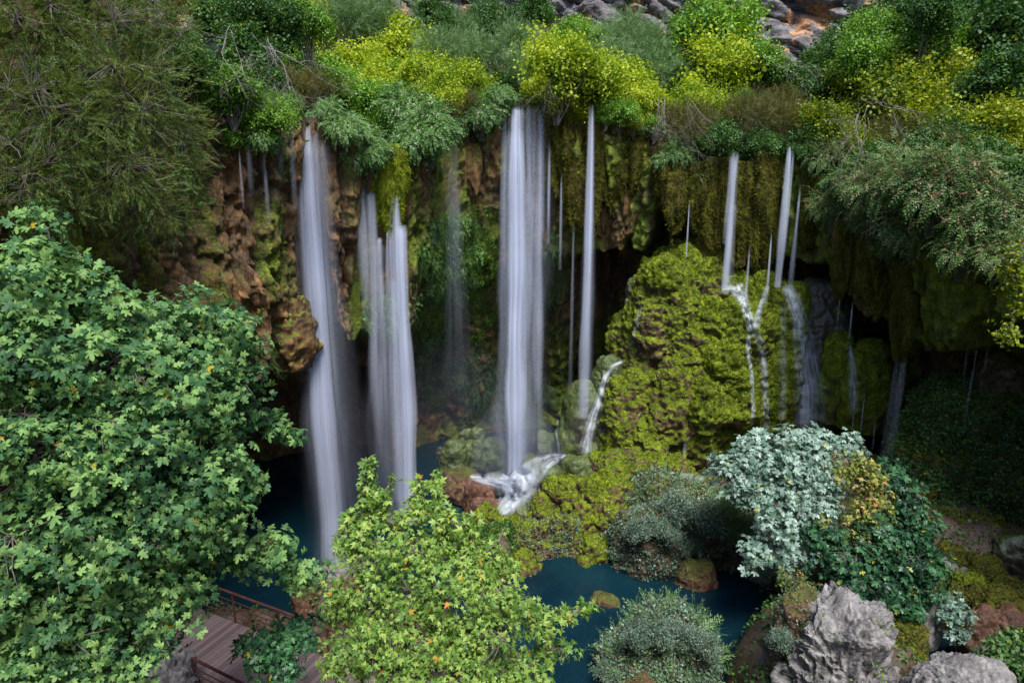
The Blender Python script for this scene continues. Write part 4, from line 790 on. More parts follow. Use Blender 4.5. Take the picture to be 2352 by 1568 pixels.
SHR = [
 # far row at the foot of the grey cliff
 ('wil', 780, 60, 70, 'grey green tree below the grey cliff left of the tall pale willow'), ('wil', 885, 70, 85, 'tall pale willow like tree at the top left of the middle'), ('dgr', 1000, 45, 50, 'small dark tree between the pale willow and the cliff'),
 ('wil', 1070, 75, 60, 'feathery brownish green tree under the grey cliff top'), ('dgr', 1130, 45, 55, 'dark bushy tree against the grey cliff in the top middle'), ('dgr', 1235, 30, 50, 'dark tree at the top edge left of the bare grey cliff'),
 ('wil', 1200, 105, 60, 'grey green bush behind the lip left of the split rock'), ('grn', 1330, 85, 50, 'small green bush right of the split rock under the cliff'), ('wil', 1430, 110, 75, 'wide grey green bush under the bare grey cliff'),
 ('wil', 1100, 150, 80, 'grey green willow bush above the notch left of the middle fall'), ('wil', 1010, 130, 65, 'soft grey green bush behind the yellow tree'), ('wil', 1230, 170, 70, 'blue green bush just behind the lip of the middle fall'),
 ('wil', 1360, 160, 70, 'dense willow bush behind the yellow shrub right of the middle fall'), ('wil', 1490, 170, 75, 'dense willow bush under the fresh green tree'), ('dgr', 1160, 195, 40, 'low dark bush beside the notch of the lip'),
 ('grn', 1640, 95, 105, 'big fresh green tree under the orange streaked cliff'), ('dgr', 1560, 190, 60, 'dark bush at the left foot of the big fresh green tree'), ('grn', 1730, 150, 60, 'green bush at the right foot of the big fresh green tree'),
 ('dgr', 1810, 200, 75, 'dark green bush below the orange streaked cliff'), ('dgr', 1900, 215, 60, 'dark bush with bare twigs right of the cliff foot'), ('grn', 1985, 150, 80, 'green tree at the right end of the visible cliff'),
 ('dgr', 2060, 60, 90, 'deep green tree at the top right beside the cliff'), ('grn', 2120, 110, 80, 'medium green tree in the top right among dark ones'), ('dgr', 2200, 70, 100, 'large dark tree in the top right corner group'), ('gol', 2210, 20, 50, 'golden tuft on the rock at the top right'),
 ('dgr', 2300, 60, 110, 'darkest tree filling the top right corner'), ('dgr', 2290, 200, 90, 'dark needle leaved bush at the right edge'),
 # yellow row on the lip
 ('yel', 735, 90, 85, 'tall yellow green shrub at the left end of the lip'), ('grn', 770, 190, 75, 'green vine shrub under the tall yellow one above the left fall'), ('yel', 830, 160, 60, 'yellow green bush leaning right above the left fall'),
 ('yel', 925, 120, 75, 'brightest yellow crown left of the middle'), ('yel', 975, 185, 60, 'lower yellow bush under the brightest yellow crown'), ('yel', 1060, 190, 50, 'small yellow bush left of the notch'), ('yel', 1015, 225, 45, 'yellow tuft above the faint veil'),
 ('yel', 1290, 165, 80, 'domed yellow shrub right of the middle fall'), ('yel', 1360, 195, 65, 'yellow shrub with hanging roots beside the domed one'), ('gol', 1300, 235, 50, 'olive yellow tuft overhanging the moss curtain'), ('yel', 1430, 205, 65, 'round yellow shrub over the ragged moss curtain'),
 ('grn', 1420, 260, 45, 'green skirt of the round yellow shrub'), ('yel', 1560, 210, 50, 'yellow green bush above the dry white twigs'), ('yel', 1655, 180, 80, 'airy yellow green shrub in front of the fresh green tree'), ('grn', 1740, 215, 55, 'green bush right of the airy yellow shrub'),
 ('olv', 1580, 290, 60, 'olive bush among the dry twigs on the lip'), ('dgr', 1640, 320, 60, 'dark bush right over the white double stream'), ('rus', 1720, 270, 80, 'rusty olive heath bush above the two right streams'), ('olv', 1810, 290, 60, 'olive heath bush above the bright thick stream'),
 ('dgr', 1760, 335, 50, 'dark tuft between the two right streams'), ('gol', 1885, 290, 70, 'golden olive bush right of the bright thick stream'), ('gol', 1960, 200, 90, 'wide golden green shrub on the right slope'), ('gol', 2060, 220, 100, 'largest golden green shrub of the right slope'),
 ('gol', 2160, 190, 85, 'golden shrub in the upper right'), ('gol', 2260, 290, 90, 'golden green shrub near the right edge'), ('gol', 1950, 330, 60, 'golden sprays hanging beside the bare vines'), ('olv', 2070, 330, 80, 'olive heath bush in the middle of the right slope'), ('dgr', 2170, 330, 85, 'dark bush above the brown tipped drooping mass'),
 ('gol', 2335, 180, 70, 'golden leaves at the upper right edge'), ('rus', 2010, 280, 50, 'small brownish bush beside the bare vines'), ('dgr', 2330, 420, 90, 'dark leafy bush at the right edge above the cave'),
 # hanging bushes over the wall
 ('olv', 720, 215, 60, 'rusty green tuft at the lip just left of the first fall'), ('grn', 620, 275, 65, 'bright fern cushion at the lip left of the first fall'), ('frn', 790, 300, 55, 'drooping bush right of the first fall'), ('frn', 845, 350, 58, 'drooping bush above the bright moss tongues'), ('grn', 860, 240, 70, 'pale green vine bush over the drooping ones'),
 ('frn', 935, 260, 80, 'upper part of the dense drooping fern bush left of the veil'), ('frn', 985, 310, 78, 'dense drooping fern bush left of the faint veil'), ('frn', 1110, 270, 55, 'drooping fern bush between the veil and the middle fall'), ('frn', 1150, 222, 35, 'pale flowering tuft at the notch of the lip'),
 ('olv', 1070, 235, 35, 'small olive tuft left of the notch'), ('frn', 1560, 360, 45, 'hanging bush with salmon tips over the right moss curtains'), ('frn', 1600, 400, 35, 'low hanging tuft under the bush with salmon tips'),
 ('brn', 1900, 365, 55, 'brown tipped bush hanging left on the right wall'), ('brn', 1920, 470, 65, 'brown tipped bush hanging beside the olive curtain'), ('brn', 2060, 430, 85, 'upper left part of the brown tipped mass'), ('brn', 2160, 440, 100, 'large central part of the brown tipped mass'),
 ('brn', 2270, 500, 95, 'right part of the brown tipped mass'), ('brn', 2110, 530, 75, 'lower middle part of the brown tipped mass'), ('brn', 2220, 570, 75, 'lowest part of the brown tipped mass'), ('brn', 2010, 500, 60, 'left end of the brown tipped mass'), ('brn', 2330, 590, 70, 'brown tipped bush at the right edge over the cave'),
 # upper left slope
 ('dgr', 480, 60, 90, 'dark leafy bush in the upper left behind the feathery tree'), ('dgr', 560, 120, 90, 'dark vine bush with bare twigs in the upper left'), ('dgr', 620, 40, 80, 'dark bush at the top edge left of the yellow shrub'), ('grn', 520, 220, 75, 'green climber hanging over the brown wall in the upper left'),
 ('dgr', 600, 210, 75, 'dark bush above the fern cushion'), ('grn', 500, 320, 45, 'narrow tail of climber on the brown wall'), ('wil', 680, 120, 60, 'grey green bush left of the tall yellow shrub'), ('dgr', 400, 130, 90, 'shadowy bush behind the feathery tree'),
]
FILL = [('grn', 700, 60, 60, 'green growth left below the tall yellow shrub'), ('yel', 790, 110, 60, 'yellow growth joining the tall yellow shrub and its neighbour'), ('grn', 690, 170, 60, 'vine covered growth over the lip left of the first fall'), ('yel', 870, 200, 55, 'yellow growth over the second fall'), ('grn', 920, 190, 60, 'green growth under the brightest yellow crown'),
 ('yel', 1000, 110, 50, 'yellow tips behind the brightest yellow crown'), ('grn', 880, 290, 45, 'light vines hanging between the drooping bushes'), ('olv', 1030, 260, 40, 'rusty growth above the faint veil'), ('yel', 1240, 200, 40, 'yellow spray hanging at the right shoulder of the middle fall'), ('yel', 1325, 130, 60, 'upper yellow dome right of the middle fall'),
 ('yel', 1470, 240, 50, 'yellow sprays right of the round yellow shrub'), ('grn', 1380, 235, 45, 'green sprays hanging over the lone thin waterfall'), ('gol', 1510, 260, 45, 'olive yellow sprays by the dry twigs'), ('wil', 1500, 110, 60, 'grey green growth left of the big fresh green tree'), ('yel', 1600, 240, 50, 'yellow sprays over the olive bush'), ('yel', 1700, 150, 50, 'upper yellow sprays of the airy shrub'),
 ('grn', 1690, 250, 50, 'green sprays above the white double stream'), ('olv', 1780, 250, 60, 'olive growth above the two right streams'), ('olv', 1640, 280, 50, 'olive growth beside the rusty heath bush'), ('gol', 1840, 230, 55, 'golden sprays left of the wide golden shrub'), ('dgr', 1850, 320, 50, 'dark growth right above the bright thick stream'), ('gol', 2010, 170, 70, 'upper golden sprays of the right slope'),
 ('gol', 2110, 260, 80, 'golden growth in the heart of the right slope'), ('dgr', 2000, 380, 60, 'dark growth above the left brown tipped bush'), ('gol', 2200, 250, 70, 'golden sprays right of the slope heart'), ('olv', 2150, 350, 70, 'olive growth over the brown tipped mass'), ('dgr', 2250, 390, 80, 'deep green growth over the right of the brown tipped mass'), ('gol', 2320, 340, 60, 'golden sprays low at the right edge'),
 ('dgr', 1930, 110, 60, 'dark tree crown just right of the orange streaked cliff'), ('grn', 2000, 80, 70, 'green tree crown at the top right of the cliff'), ('dgr', 2130, 30, 80, 'dark tree crown touching the top edge at the right'), ('grn', 2260, 130, 70, 'green bush among the dark trees of the top right corner'), ('dgr', 1880, 160, 60, 'dark bush at the right foot of the cliff face'),
 ('dgr', 560, 30, 80, 'dark growth at the top edge above the bare twigs'), ('dgr', 640, 130, 70, 'dark ivy like growth above the green climber'), ('grn', 560, 270, 50, 'ferny growth on the lip above the left trickles'), ('grn', 650, 250, 45, 'light ferny growth beside the top of the first fall'), ('olv', 660, 200, 50, 'rusty growth among the dark bushes left of the first fall'),
 ('brn', 1970, 420, 60, 'brown tipped sprays at the corner of the dark slot'), ('brn', 2300, 430, 70, 'brown tipped sprays below the dark right edge bush'), ('brn', 2050, 560, 45, 'brown tipped tail hanging over the broad curtain')]
SHR += FILL
for k, (kind, x, y, r, lb) in enumerate(SHR):
    far = k < 27
    Yc = float(np.interp(x, LIPX, LIPY)) + (10.5 if y < 85 else 7 if y < 130 else 4.5) if far else None
    f_ = 1.2 if far else 1.5 if kind == 'yel' else 1.25 if kind == 'gol' else .98 if kind == 'frn' else 1.1
    shrub(kind, x, y, r * f_, lb, 'tree' if ' tree' in lb else 'shrub', 'shrubs and small trees above the falls', name='small_tree' if ' tree' in lb else None, Yc=Yc)

# dry twigs
def twigs(name, label, root, tips_dir, n, length, seed, mat=None, r0=.013, cat='dry branches', droop=.6):
    rg = np.random.default_rng(seed); segs = []
    root = np.asarray(root, float)
    def grow(p, d, L, r, lev):
        k = 6; pts = [p]; dd_ = d
        for i in range(k):
            dd_ = dd_ + rg.normal(0, .22, 3) + np.array([0, 0, -droop * .12]); dd_ /= np.linalg.norm(dd_); pts.append(pts[-1] + dd_ * L / k)
        segs.append((np.array(pts), np.linspace(r, r * .35, k + 1)))
        if lev < 3:
            for j in range(3 if lev else 3):
                i = rg.integers(2, k + 1); grow(pts[i], dd_ * .8 + rg.normal(0, .5, 3), L * rg.uniform(.45, .7), r * .55, lev + 1)
    for i in range(n):
        d = np.array(tips_dir) + rg.normal(0, .35, 3); grow(root + rg.normal(0, .12, 3), d / np.linalg.norm(d), length * rg.uniform(.7, 1.1), r0, 0)
    V_, Fc = tubes(segs)
    return tag(link(name, mesh_np(name, V_ - root, Fc, mat or M_twig), None, root), label, cat)
for k, (x, y, dY, d, n, L, lb) in enumerate([
    (1275, 150, 29.3, (0, -.2, -1), 4, 1.6, 'bare white roots hanging out of the yellow shrub right of the middle fall'), (1520, 225, 29.2, (.2, -.2, -1), 5, 1.4, 'tangle of bare grey twigs hanging from the lip'), (1575, 235, 29.1, (.2, -.2, -.8), 4, 1.5, 'white dry branch spreading over the olive bush'),
    (1985, 260, 25.8, (0, -.2, -1), 5, 2.2, 'bare white vines hanging down the right slope'), (2050, 250, 25.5, (.5, -.2, -.5), 2, 1.2, 'few dry twigs in the golden shrub of the right slope'), (600, 90, 20.0, (.5, -.3, -.6), 5, 1.6, 'bare pale twigs crossing the dark vine bush'),
    (530, 70, 19.5, (.2, -.3, -.8), 3, 1.2, 'bare branches near the top edge left of the yellow shrub'), (1990, 460, 25.0, (0, -.2, -1), 2, 1.0, 'short white roots hanging in the brown tipped bush'), (1780, 155, 33, (.3, -.2, .2), 3, 1.6, 'bare twigs sticking up from the dark bush under the cliff'),
    (2090, 260, 24.5, (.3, 0, .9), 1, 1.6, 'single thin dead stick standing on the right slope')]):
    twigs('dry_branch', lb, at(x, y, dY), d, n, L, 300 + k)

# big trees built from crown lobes
def big_tree(name, label, cat, foot, blobs, tpl, lmat, nclus, csize, seed, inner=.45, upb=.5, twig_r=.008, leafpart='foliage', trunk_r=.12, extra=None, droop=0):
    rg = np.random.default_rng(seed); foot = np.array(foot, float)
    cs, rs = [], []
    for bx, by, rx, ry, Y in blobs:
        c = at(bx, by, Y); k = (c[1] * cp + (CAMZ - c[2]) * sp_) / F; cs.append(c); rs.append((rx * k, (rx + ry) / 2 * k * .9, ry * k))
    cs = np.array(cs); rs = np.array(rs); wt = (rs[:, 0] * rs[:, 2]) ** .85; wt /= wt.sum()
    k = rg.choice(len(cs), nclus, p=wt); dd_ = rdir(nclus, rg); rad = np.where(rg.random(nclus) < .16, rg.uniform(1.0, 1.28, nclus), rg.uniform(inner, 1.02, nclus))
    pos = cs[k] + dd_ * rs[k] * rad[:, None]
    out_ = dd_ * .7 + np.array([0, -.15, upb]) + rg.normal(0, .35, (nclus, 3)); out_ /= np.linalg.norm(out_, axis=1, keepdims=True)
    sz = csize * rg.uniform(.55, 1.3, nclus)
    lst = []
    for v in range(len(tpl)):
        m = (np.arange(nclus) % len(tpl)) == v
        # rosettes have +Z as axis: frame d = any tangent, n = axis
        lst.append(scatter(tpl[v], pos[m], np.cross(out_[m], rdir(m.sum(), rg)), out_[m], sz[m]))
    t = thing(name, label, cat, foot)
    V_, Fc = merge(lst); link(leafpart, mesh_np(leafpart, V_ - foot, Fc, lmat, smooth=False), t)
    # branches
    segs = []; ctr = cs.mean(0); fork = foot + (ctr - foot) * .45 + np.array([0, 0, .1])
    segs.append((bend(foot, fork, .02, 8, rg, .02), np.linspace(trunk_r, trunk_r * .7, 8)))
    hubs, hb = [], []
    order = np.argsort(np.linalg.norm(cs - fork, axis=1)); done = [fork]
    for i in order:
        dn = np.array(done); j = np.argmin(np.linalg.norm(dn - cs[i], axis=1) + .15 * np.linalg.norm(dn - fork, axis=1))
        L = np.linalg.norm(cs[i] - dn[j]); segs.append((bend(dn[j], cs[i], .06, 8, rg, .04), np.linspace(trunk_r * .42, trunk_r * .2, 8))); done.append(cs[i])
        for q_ in range(6):
            h = cs[i] + rdir(1, rg)[0] * rs[i] * rg.uniform(.35, .7); segs.append((bend(cs[i], h, .05, 5, rg, .06), np.linspace(trunk_r * .18, .012, 5))); hubs.append(h)
    hubs = np.array(hubs)
    sel = np.arange(nclus) if nclus < 1400 else rg.choice(nclus, 1400, replace=False)
    for i in sel:
        j = np.argmin(((hubs - pos[i]) ** 2).sum(1)); segs.append((bend(hubs[j], pos[i], .08, 4, rg, .06), np.linspace(twig_r * 1.4, twig_r * .6, 4)))
    V2, F2 = tubes(segs, 5); link('trunk', mesh_np('trunk', V2 - foot, F2, M_bark), t)
    if extra:
        n_, m_, nm_ = extra; ii = rg.choice(nclus, n_); v, f = scatter(leafT(BROAD if nm_ != 'autumn_leaves' else PLANE), pos[ii] + rdir(n_, rg) * .1, rdir(n_, rg), rdir(n_, rg) + np.array([0, 0, .6]), csize * .9)
        link(nm_, mesh_np(nm_, v - foot, f, m_, smooth=False), t)
    return t
figL = leafT(FIG, .3, .35); plL = leafT(PLANE, .3, .3); brL = leafT(BROAD, .3, .2)
figL2 = leafT(FIG, .95, .45); plL2 = leafT(PLANE, 1.1, .4)
figT = [rosette(figL if s % 2 else figL2, 7 - s % 3, (12, 30, -5, 22)[s], 1.0 - .12 * (s % 3), s, .1) for s in range(4)]; plT = [rosette(plL if s % 2 else plL2, 5, (8, 28, -12, 15)[s], 1.0 - .15 * (s % 3), s + 10, .25) for s in range(4)]
big_tree('fig_tree', 'large green fig tree filling the left foreground', 'tree', (-9.2, 8.2, 3.5), [
    (100, 525, 45, 60, 10.3), (60, 640, 110, 100, 10), (200, 690, 90, 90, 10.6), (50, 820, 120, 120, 9.6), (220, 850, 140, 120, 10.2), (385, 770, 120, 100, 11.2), (500, 765, 95, 85, 11.8), (545, 860, 65, 70, 12), (420, 920, 130, 110, 10.8),
    (565, 950, 45, 42, 12.2), (640, 975, 36, 24, 12.5), (676, 1000, 18, 10, 12.6), (250, 1040, 160, 130, 9.9), (80, 1040, 130, 140, 9.3), (450, 1070, 120, 100, 10.9), (530, 1100, 62, 55, 11.6), (370, 1190, 150, 120, 10.2), (200, 1240, 160, 140, 9.5), (50, 1290, 120, 160, 8.9),
    (480, 1230, 95, 70, 11), (590, 1270, 90, 42, 11.7), (690, 1320, 55, 28, 12), (590, 1105, 24, 26, 11.8), (320, 1390, 130, 110, 9.9), (140, 1450, 150, 130, 9.1), (420, 1330, 70, 60, 10.6), (60, 1540, 120, 80, 8.6), (250, 1540, 110, 60, 9.2)],
    figT, L_fig, 4600, .15, 401, extra=(25, M_orange, 'yellow_leaves'), trunk_r=.16)
big_tree('fig_branch', 'dark green fig sapling leaning over the boardwalk', 'tree', (-4.9, 12.6, 1.2), [(640, 1470, 70, 40, 12.4), (590, 1500, 45, 35, 12.2), (690, 1440, 60, 30, 12.6), (650, 1530, 50, 35, 12), (560, 1480, 30, 22, 12.4)], figT, L_dark, 150, .17, 402, trunk_r=.06)
big_tree('sycamore_tree', 'light green sycamore in the foreground below the middle fall', 'tree', (-1.2, 8.6, 1.5), [
    (852, 1075, 10, 38, 11), (848, 1130, 22, 36, 11), (852, 1190, 36, 40, 11), (800, 1200, 20, 30, 11), (880, 1150, 14, 26, 11), (900, 1110, 10, 24, 11), (915, 1200, 24, 40, 10.9), (962, 1120, 12, 32, 11), (960, 1175, 26, 40, 10.9), (1000, 1105, 8, 28, 11), (1004, 1160, 20, 34, 11), (1020, 1200, 30, 36, 10.8),
    (945, 1265, 95, 50, 10.5), (830, 1265, 50, 50, 10.8), (785, 1250, 16, 30, 11), (1078, 1215, 24, 40, 10.8), (1060, 1262, 50, 40, 10.8), (1125, 1275, 34, 30, 10.5), (1165, 1300, 30, 26, 10.6), (1100, 1315, 50, 40, 10.4),
    (1000, 1345, 110, 70, 10.2), (850, 1365, 85, 80, 10.4), (1140, 1370, 70, 50, 10.2), (775, 1390, 36, 55, 10.8), (1210, 1390, 30, 24, 10.6), (930, 1465, 130, 90, 9.9), (1110, 1460, 100, 70, 10), (1240, 1430, 50, 34, 10.6), (1300, 1415, 30, 16, 10.9), (1345, 1395, 20, 12, 11), (1270, 1490, 50, 26, 10.7), (800, 1510, 75, 50, 10.2), (1000, 1550, 190, 55, 9.6), (1190, 1545, 85, 40, 9.9), (1155, 1222, 12, 8, 10.9)],
    plT, L_plane, 2500, .112, 403, extra=(40, M_orange, 'autumn_leaves'), trunk_r=.11, upb=.7)
big_tree('sky_sheen_fig_tree', 'pale fig tree with sky sheen painted into its leaves at the foot of the mound on the right', 'tree', at(1850, 1330, 19.5), [(1690, 1075, 50, 38, 20.3), (1740, 1030, 52, 34, 20.6), (1840, 1005, 42, 30, 20.8), (1880, 1025, 55, 35, 20.6), (1800, 1070, 80, 50, 20), (1720, 1120, 60, 38, 19.9), (1880, 1090, 70, 55, 19.8),
    (1800, 1145, 80, 50, 19.6), (1870, 1170, 70, 50, 19.2), (1800, 1210, 60, 40, 19), (1750, 1270, 45, 30, 18.8), (1830, 1270, 60, 40, 18.6), (1945, 1030, 40, 30, 20.4)], figT, L_figsheen, 1500, .19, 404, trunk_r=.12, upb=.9)
big_tree('yellowing_maple', 'yellow and salmon tinged tree growing through the right fig trees', 'tree', at(1960, 1330, 18.9), [(1950, 1060, 40, 35, 19.3), (1990, 1100, 50, 40, 19), (2015, 1140, 40, 30, 18.8), (1985, 1175, 50, 30, 18.6), (1960, 1225, 60, 18, 18.4), (1930, 1090, 20, 30, 19.2), (2035, 1180, 22, 25, 18.5), (1890, 1195, 22, 14, 18.6)], plT, L_ylw, 330, .14, 405, trunk_r=.06, upb=.8)
big_tree('dark_fig_tree', 'dark green fig tree at the right beside the grey boulder', 'tree', at(2060, 1400, 17.9), [(2040, 1095, 45, 35, 19.4), (2075, 1150, 50, 50, 19.2), (2100, 1210, 45, 45, 18.8), (2020, 1215, 60, 50, 18.6), (1950, 1270, 90, 55, 18.2), (2060, 1275, 85, 60, 18.2), (2120, 1300, 55, 45, 18), (1990, 1340, 90, 55, 17.7), (2090, 1360, 60, 45, 17.6), (2040, 1390, 50, 30, 17.5), (1890, 1240, 50, 45, 18.5)],
    figT, L_dark, 1100, .2, 406, trunk_r=.1, upb=.7)
ferT = [(lambda T: (T[0][:, [0, 2, 1]] * [1, 1, 1], T[1][:, ::-1]))(spray(SLIM, 9, .26, .1, s, 35)) for s in range(3)]
L_tam = leaf_mat('feathery_leaf', ((.022, .055, .01), (.085, .15, .028), (.23, .31, .065)), .35, .6, (.25, .12, .04), .05)
big_tree('feathery_tree', 'dark feathery tree leaning in at the upper left corner', 'tree', (-10.0, 9.5, 9.5), [(60, 80, 150, 130, 13), (220, 60, 150, 110, 14), (360, 60, 80, 90, 15), (110, 250, 170, 130, 12.6), (290, 220, 130, 120, 13.6), (390, 320, 80, 90, 14.4), (250, 400, 150, 80, 13), (60, 400, 120, 120, 12), (425, 430, 45, 65, 14.6), (340, 500, 100, 50, 13.8), (170, 480, 80, 40, 12.8)],
    ferT, L_tam, 8000, .34, 407, inner=.3, upb=-.1, trunk_r=.1)
big_tree('yellow_sapling', 'small yellow leaved sapling between the pale fig and the grey boulder', 'shrub', at(1850, 1375, 16.5), [(1820, 1330, 35, 22, 16.6), (1855, 1350, 30, 18, 16.4)], plT, L_ylw, 50, .11, 408, trunk_r=.02)
big_tree('blue_green_bush', 'small blue green fig bush over the dark little pool', 'shrub', at(2170, 1460, 17.4), [(2190, 1405, 50, 35, 17.2), (2150, 1385, 35, 22, 17.6), (2200, 1450, 35, 22, 17)], figT, L_figsheen, 110, .15, 409, trunk_r=.04)
big_tree('dark_bush', 'dark bush in the bottom right corner behind the grey boulder', 'shrub', at(2310, 1560, 14.5), [(2310, 1510, 55, 40, 14.6), (2340, 1480, 40, 30, 15)], [TPL['dgr']], LM['dgr'], 700, 1.6, 410, trunk_r=.03)
big_tree('overhanging_branch', 'yellow leaved branch entering at the right edge over the dark cave', 'branch', at(2420, 560, 18), [(2335, 610, 28, 45, 18), (2350, 680, 20, 40, 18), (2320, 760, 20, 18, 17.6)], [TPL['gol']], LM['gol'], 240, 1.6, 411, trunk_r=.04)

# soft moss pile on the moss rocks and curtains: tiny tufts, a part of each rock
M_pile = leaf_mat('moss_pile', ((.03, .05, .004), (.11, .155, .008), (.28, .37, .016)), .35, .8, (.16, .09, .03), .1, .1, 2.0)
M_pileh = leaf_mat('moss_fibre', ((.02, .026, .004), (.075, .08, .007), (.19, .19, .012)), .3, .8, (.13, .07, .03), .12, .1, 2.0)
M_piled = leaf_mat('dark_moss_pile', ((.02, .03, .004), (.07, .085, .01), (.17, .19, .02)), .3, .8, (.10, .06, .03), .12, .1, 2.0)
TUFT = rosette(QUADW, 5, 35, 1.0, 71, .02); FIBRE = rosette(SLIM, 5, 62, 1.0, 72, .05)
def pile(src, per_m2, size, hang=False, mat=M_pile, thr=.48, seed=0):
    o, _, V_, F_, N_, ms = src; rg = np.random.default_rng(seed)
    fc = V_[F_].mean(1); ar = np.linalg.norm(np.cross(V_[F_[:, 2]] - V_[F_[:, 0]], V_[F_[:, 3]] - V_[F_[:, 1]]), axis=1) / 2
    m = (ms[F_[:, 0]] + .25 * fbm(fc * 3, 3, 77) > thr) & (fc[:, 2] > 0) & (N_[F_[:, 0], 1] < .5); n = int(min(ar[m].sum() * per_m2, 26000))
    if n < 200: return
    p_ = ar * m; i = rg.choice(len(fc), n, p=p_ / p_.sum()); nn = N_[F_[i, 0]]; pos = fc[i] + rg.normal(0, .02, (n, 3))
    ax = (nn * .35 + np.array([0, 0, -1.])) if hang else (nn + rg.normal(0, .25, (n, 3)) + np.array([0, 0, .25]))
    v, f = scatter(FIBRE if hang else TUFT, pos, np.cross(ax, rdir(n, rg)), ax, size * rg.uniform(.5, 1.3, n)); org = np.array(o.location)
    link('moss_pile', mesh_np('moss_pile', v - org, f, mat, smooth=False), o)
for k, sc in enumerate(DRAPES): pile(sc, 170, .15, True, M_pile if 'tongue' in sc[0].name else M_pileh, .45, 800 + k)
for k, sc in enumerate(ROCKBV):
    mn = sc[0].data.materials[0].name; nm_ = sc[0].name
    if mn == 'mossy_tufa': pile(sc, 260, .05, False, M_pile, .6, 900 + k)
    elif mn == 'dark_mossy_tufa' and nm_.startswith(('shore', 'moss')): pile(sc, 160, .07, False, M_piled, .5, 900 + k)
# creepers, ferns and small plants on rocks and walls
def cover(name, label, src, kind, n, size, sel=None, seed=0, cat='creeping plant', kindp=None, group=None, lift=.03, hang=.5, V_=None, F_=None, N_=None):
    rg = np.random.default_rng(seed)
    if src is not None: V_, F_, N_ = src[2:5]
    fc = V_[F_].mean(1); ar = np.linalg.norm(np.cross(V_[F_[:, 2]] - V_[F_[:, 0]], V_[F_[:, 3]] - V_[F_[:, 1]]), axis=1)
    m = np.ones(len(fc), bool) if sel is None else sel(fc, N_[F_[:, 0]] if N_ is not None else None)
    m &= fc[:, 2] > 0.05; p_ = ar * m
    if p_.sum() == 0: return None
    i = rg.choice(len(fc), n, p=p_ / p_.sum()); pos = fc[i] + rg.normal(0, .05, (n, 3)); nn = N_[F_[i, 0]]
    pos += nn * (lift + rg.uniform(0, .06, n))[:, None]
    if kind in ('frn', 'brn', 'wil'): d = nn * .7 + np.array([0, 0, -hang]) + rg.normal(0, .35, (n, 3)); up_ = nn + np.array([0, 0, .5]); sz = size * rg.uniform(.6, 1.3, n)
    else: d = rdir(n, rg); up_ = nn + np.array([0, 0, .6]) + rg.normal(0, .3, (n, 3)); sz = size * rg.uniform(.6, 1.4, n)
    v, f = scatter(TPL[kind], pos, d, up_, sz); org = pos.mean(0)
    return tag(link(name, mesh_np(name, v - org, f, LM[kind], smooth=False), None, org), label, cat, group, kindp)
for k, (kd, x, y, r, lb) in enumerate([('sil', 1560, 1165, 55, 'grey green herb bush at the top of the plant covered slope'), ('sil', 1620, 1190, 55, 'grey green herb bush at the right of the plant covered slope'), ('sil', 1480, 1215, 42, 'small herb bush on top of the brown rock nose'), ('wil', 1680, 1160, 48, 'dry grey bush under the left tip of the pale fig'), ('sil', 1530, 1225, 40, 'herb bush behind the brown rock nose'),
    ('sil', 1590, 1245, 40, 'herb bush low on the broad brown bank'), ('wil', 1700, 1220, 50, 'dry grey bush in the middle of the broad bank'), ('sil', 1760, 1320, 42, 'grey creeper bush over the water left of the yellow sapling'), ('sil', 1720, 1290, 34, 'small grey bush at the right end of the broad bank'),
    ('sil', 1460, 1460, 48, 'upper left creeper bush on the big ivy rock'), ('sil', 1530, 1455, 52, 'top creeper bush on the big ivy rock'), ('sil', 1600, 1480, 50, 'upper right creeper bush on the big ivy rock'), ('sil', 1400, 1550, 36, 'lowest left creeper bush on the big ivy rock'),
    ('sil', 1800, 1470, 38, 'creeper bush on the brown flank left of the grey boulder')]):
    if lb: shrub(kd, x, y, r, lb, 'shrub', 'herb bushes round the near pool', name='herb_bush', bvs=ALLBV)
for k, (kd, x, y, r, lb) in enumerate([('dgr', 1650, 348, 36, 'dark fringe bush over the start of the white double stream'), ('dgr', 1705, 348, 32, 'dark fringe bush right of the white double stream'), ('olv', 1760, 352, 36, 'olive fringe bush between the two right streams'), ('dgr', 1850, 352, 36, 'dark fringe bush right of the bright thick stream'), ('dgr', 1815, 335, 30, 'dark fringe bush directly above the bright thick stream'), ('grn', 1500, 295, 36, 'green fringe bush under the tangle of grey twigs'),
    ('gol', 1340, 262, 34, 'olive yellow fringe left of the lone thin waterfall'), ('grn', 1395, 270, 32, 'green fringe right of the lone thin waterfall'), ('gol', 1450, 280, 40, 'olive fringe over the ragged moss curtain'), ('grn', 1095, 225, 34, 'green tuft at the lip left of the middle fall'), ('grn', 1255, 232, 26, 'green tuft touching the right top of the middle fall'), ('frn', 600, 320, 45, 'drooping fern fringe over the left trickles'), ('grn', 660, 262, 30, 'green moss fringe at the left top of the first fall'),
    ('frn', 755, 262, 34, 'drooping fringe at the right top of the first fall'), ('frn', 1940, 420, 46, 'drooping fringe at the left end of the olive curtains'), ('grn', 1600, 330, 40, 'green fringe over the right group of moss curtains')]):
    shrub(kd, x, y, r, lb, 'shrub', 'shrubs and small trees above the falls', name='fringe_bush')
def rk(label_start):
    for r in ROCKBV:
        if r[0].get('label', '').startswith(label_start): return r
front = lambda fc, N: (N[:, 1] < .35) if N is not None else np.ones(len(fc), bool)
cover('creeping_plant', 'grey green creeper blanket over the big rock at the bottom of the near pool', rk('big rock smothered'), 'sil', 7000, 1.3, None, 1)
cover('creeping_plant', 'straggling grey shoots sticking out of the big ivy rock', rk('big rock smothered'), 'wil', 420, .45, lambda fc, N: N[:, 2] > .1, 21, hang=-.2)
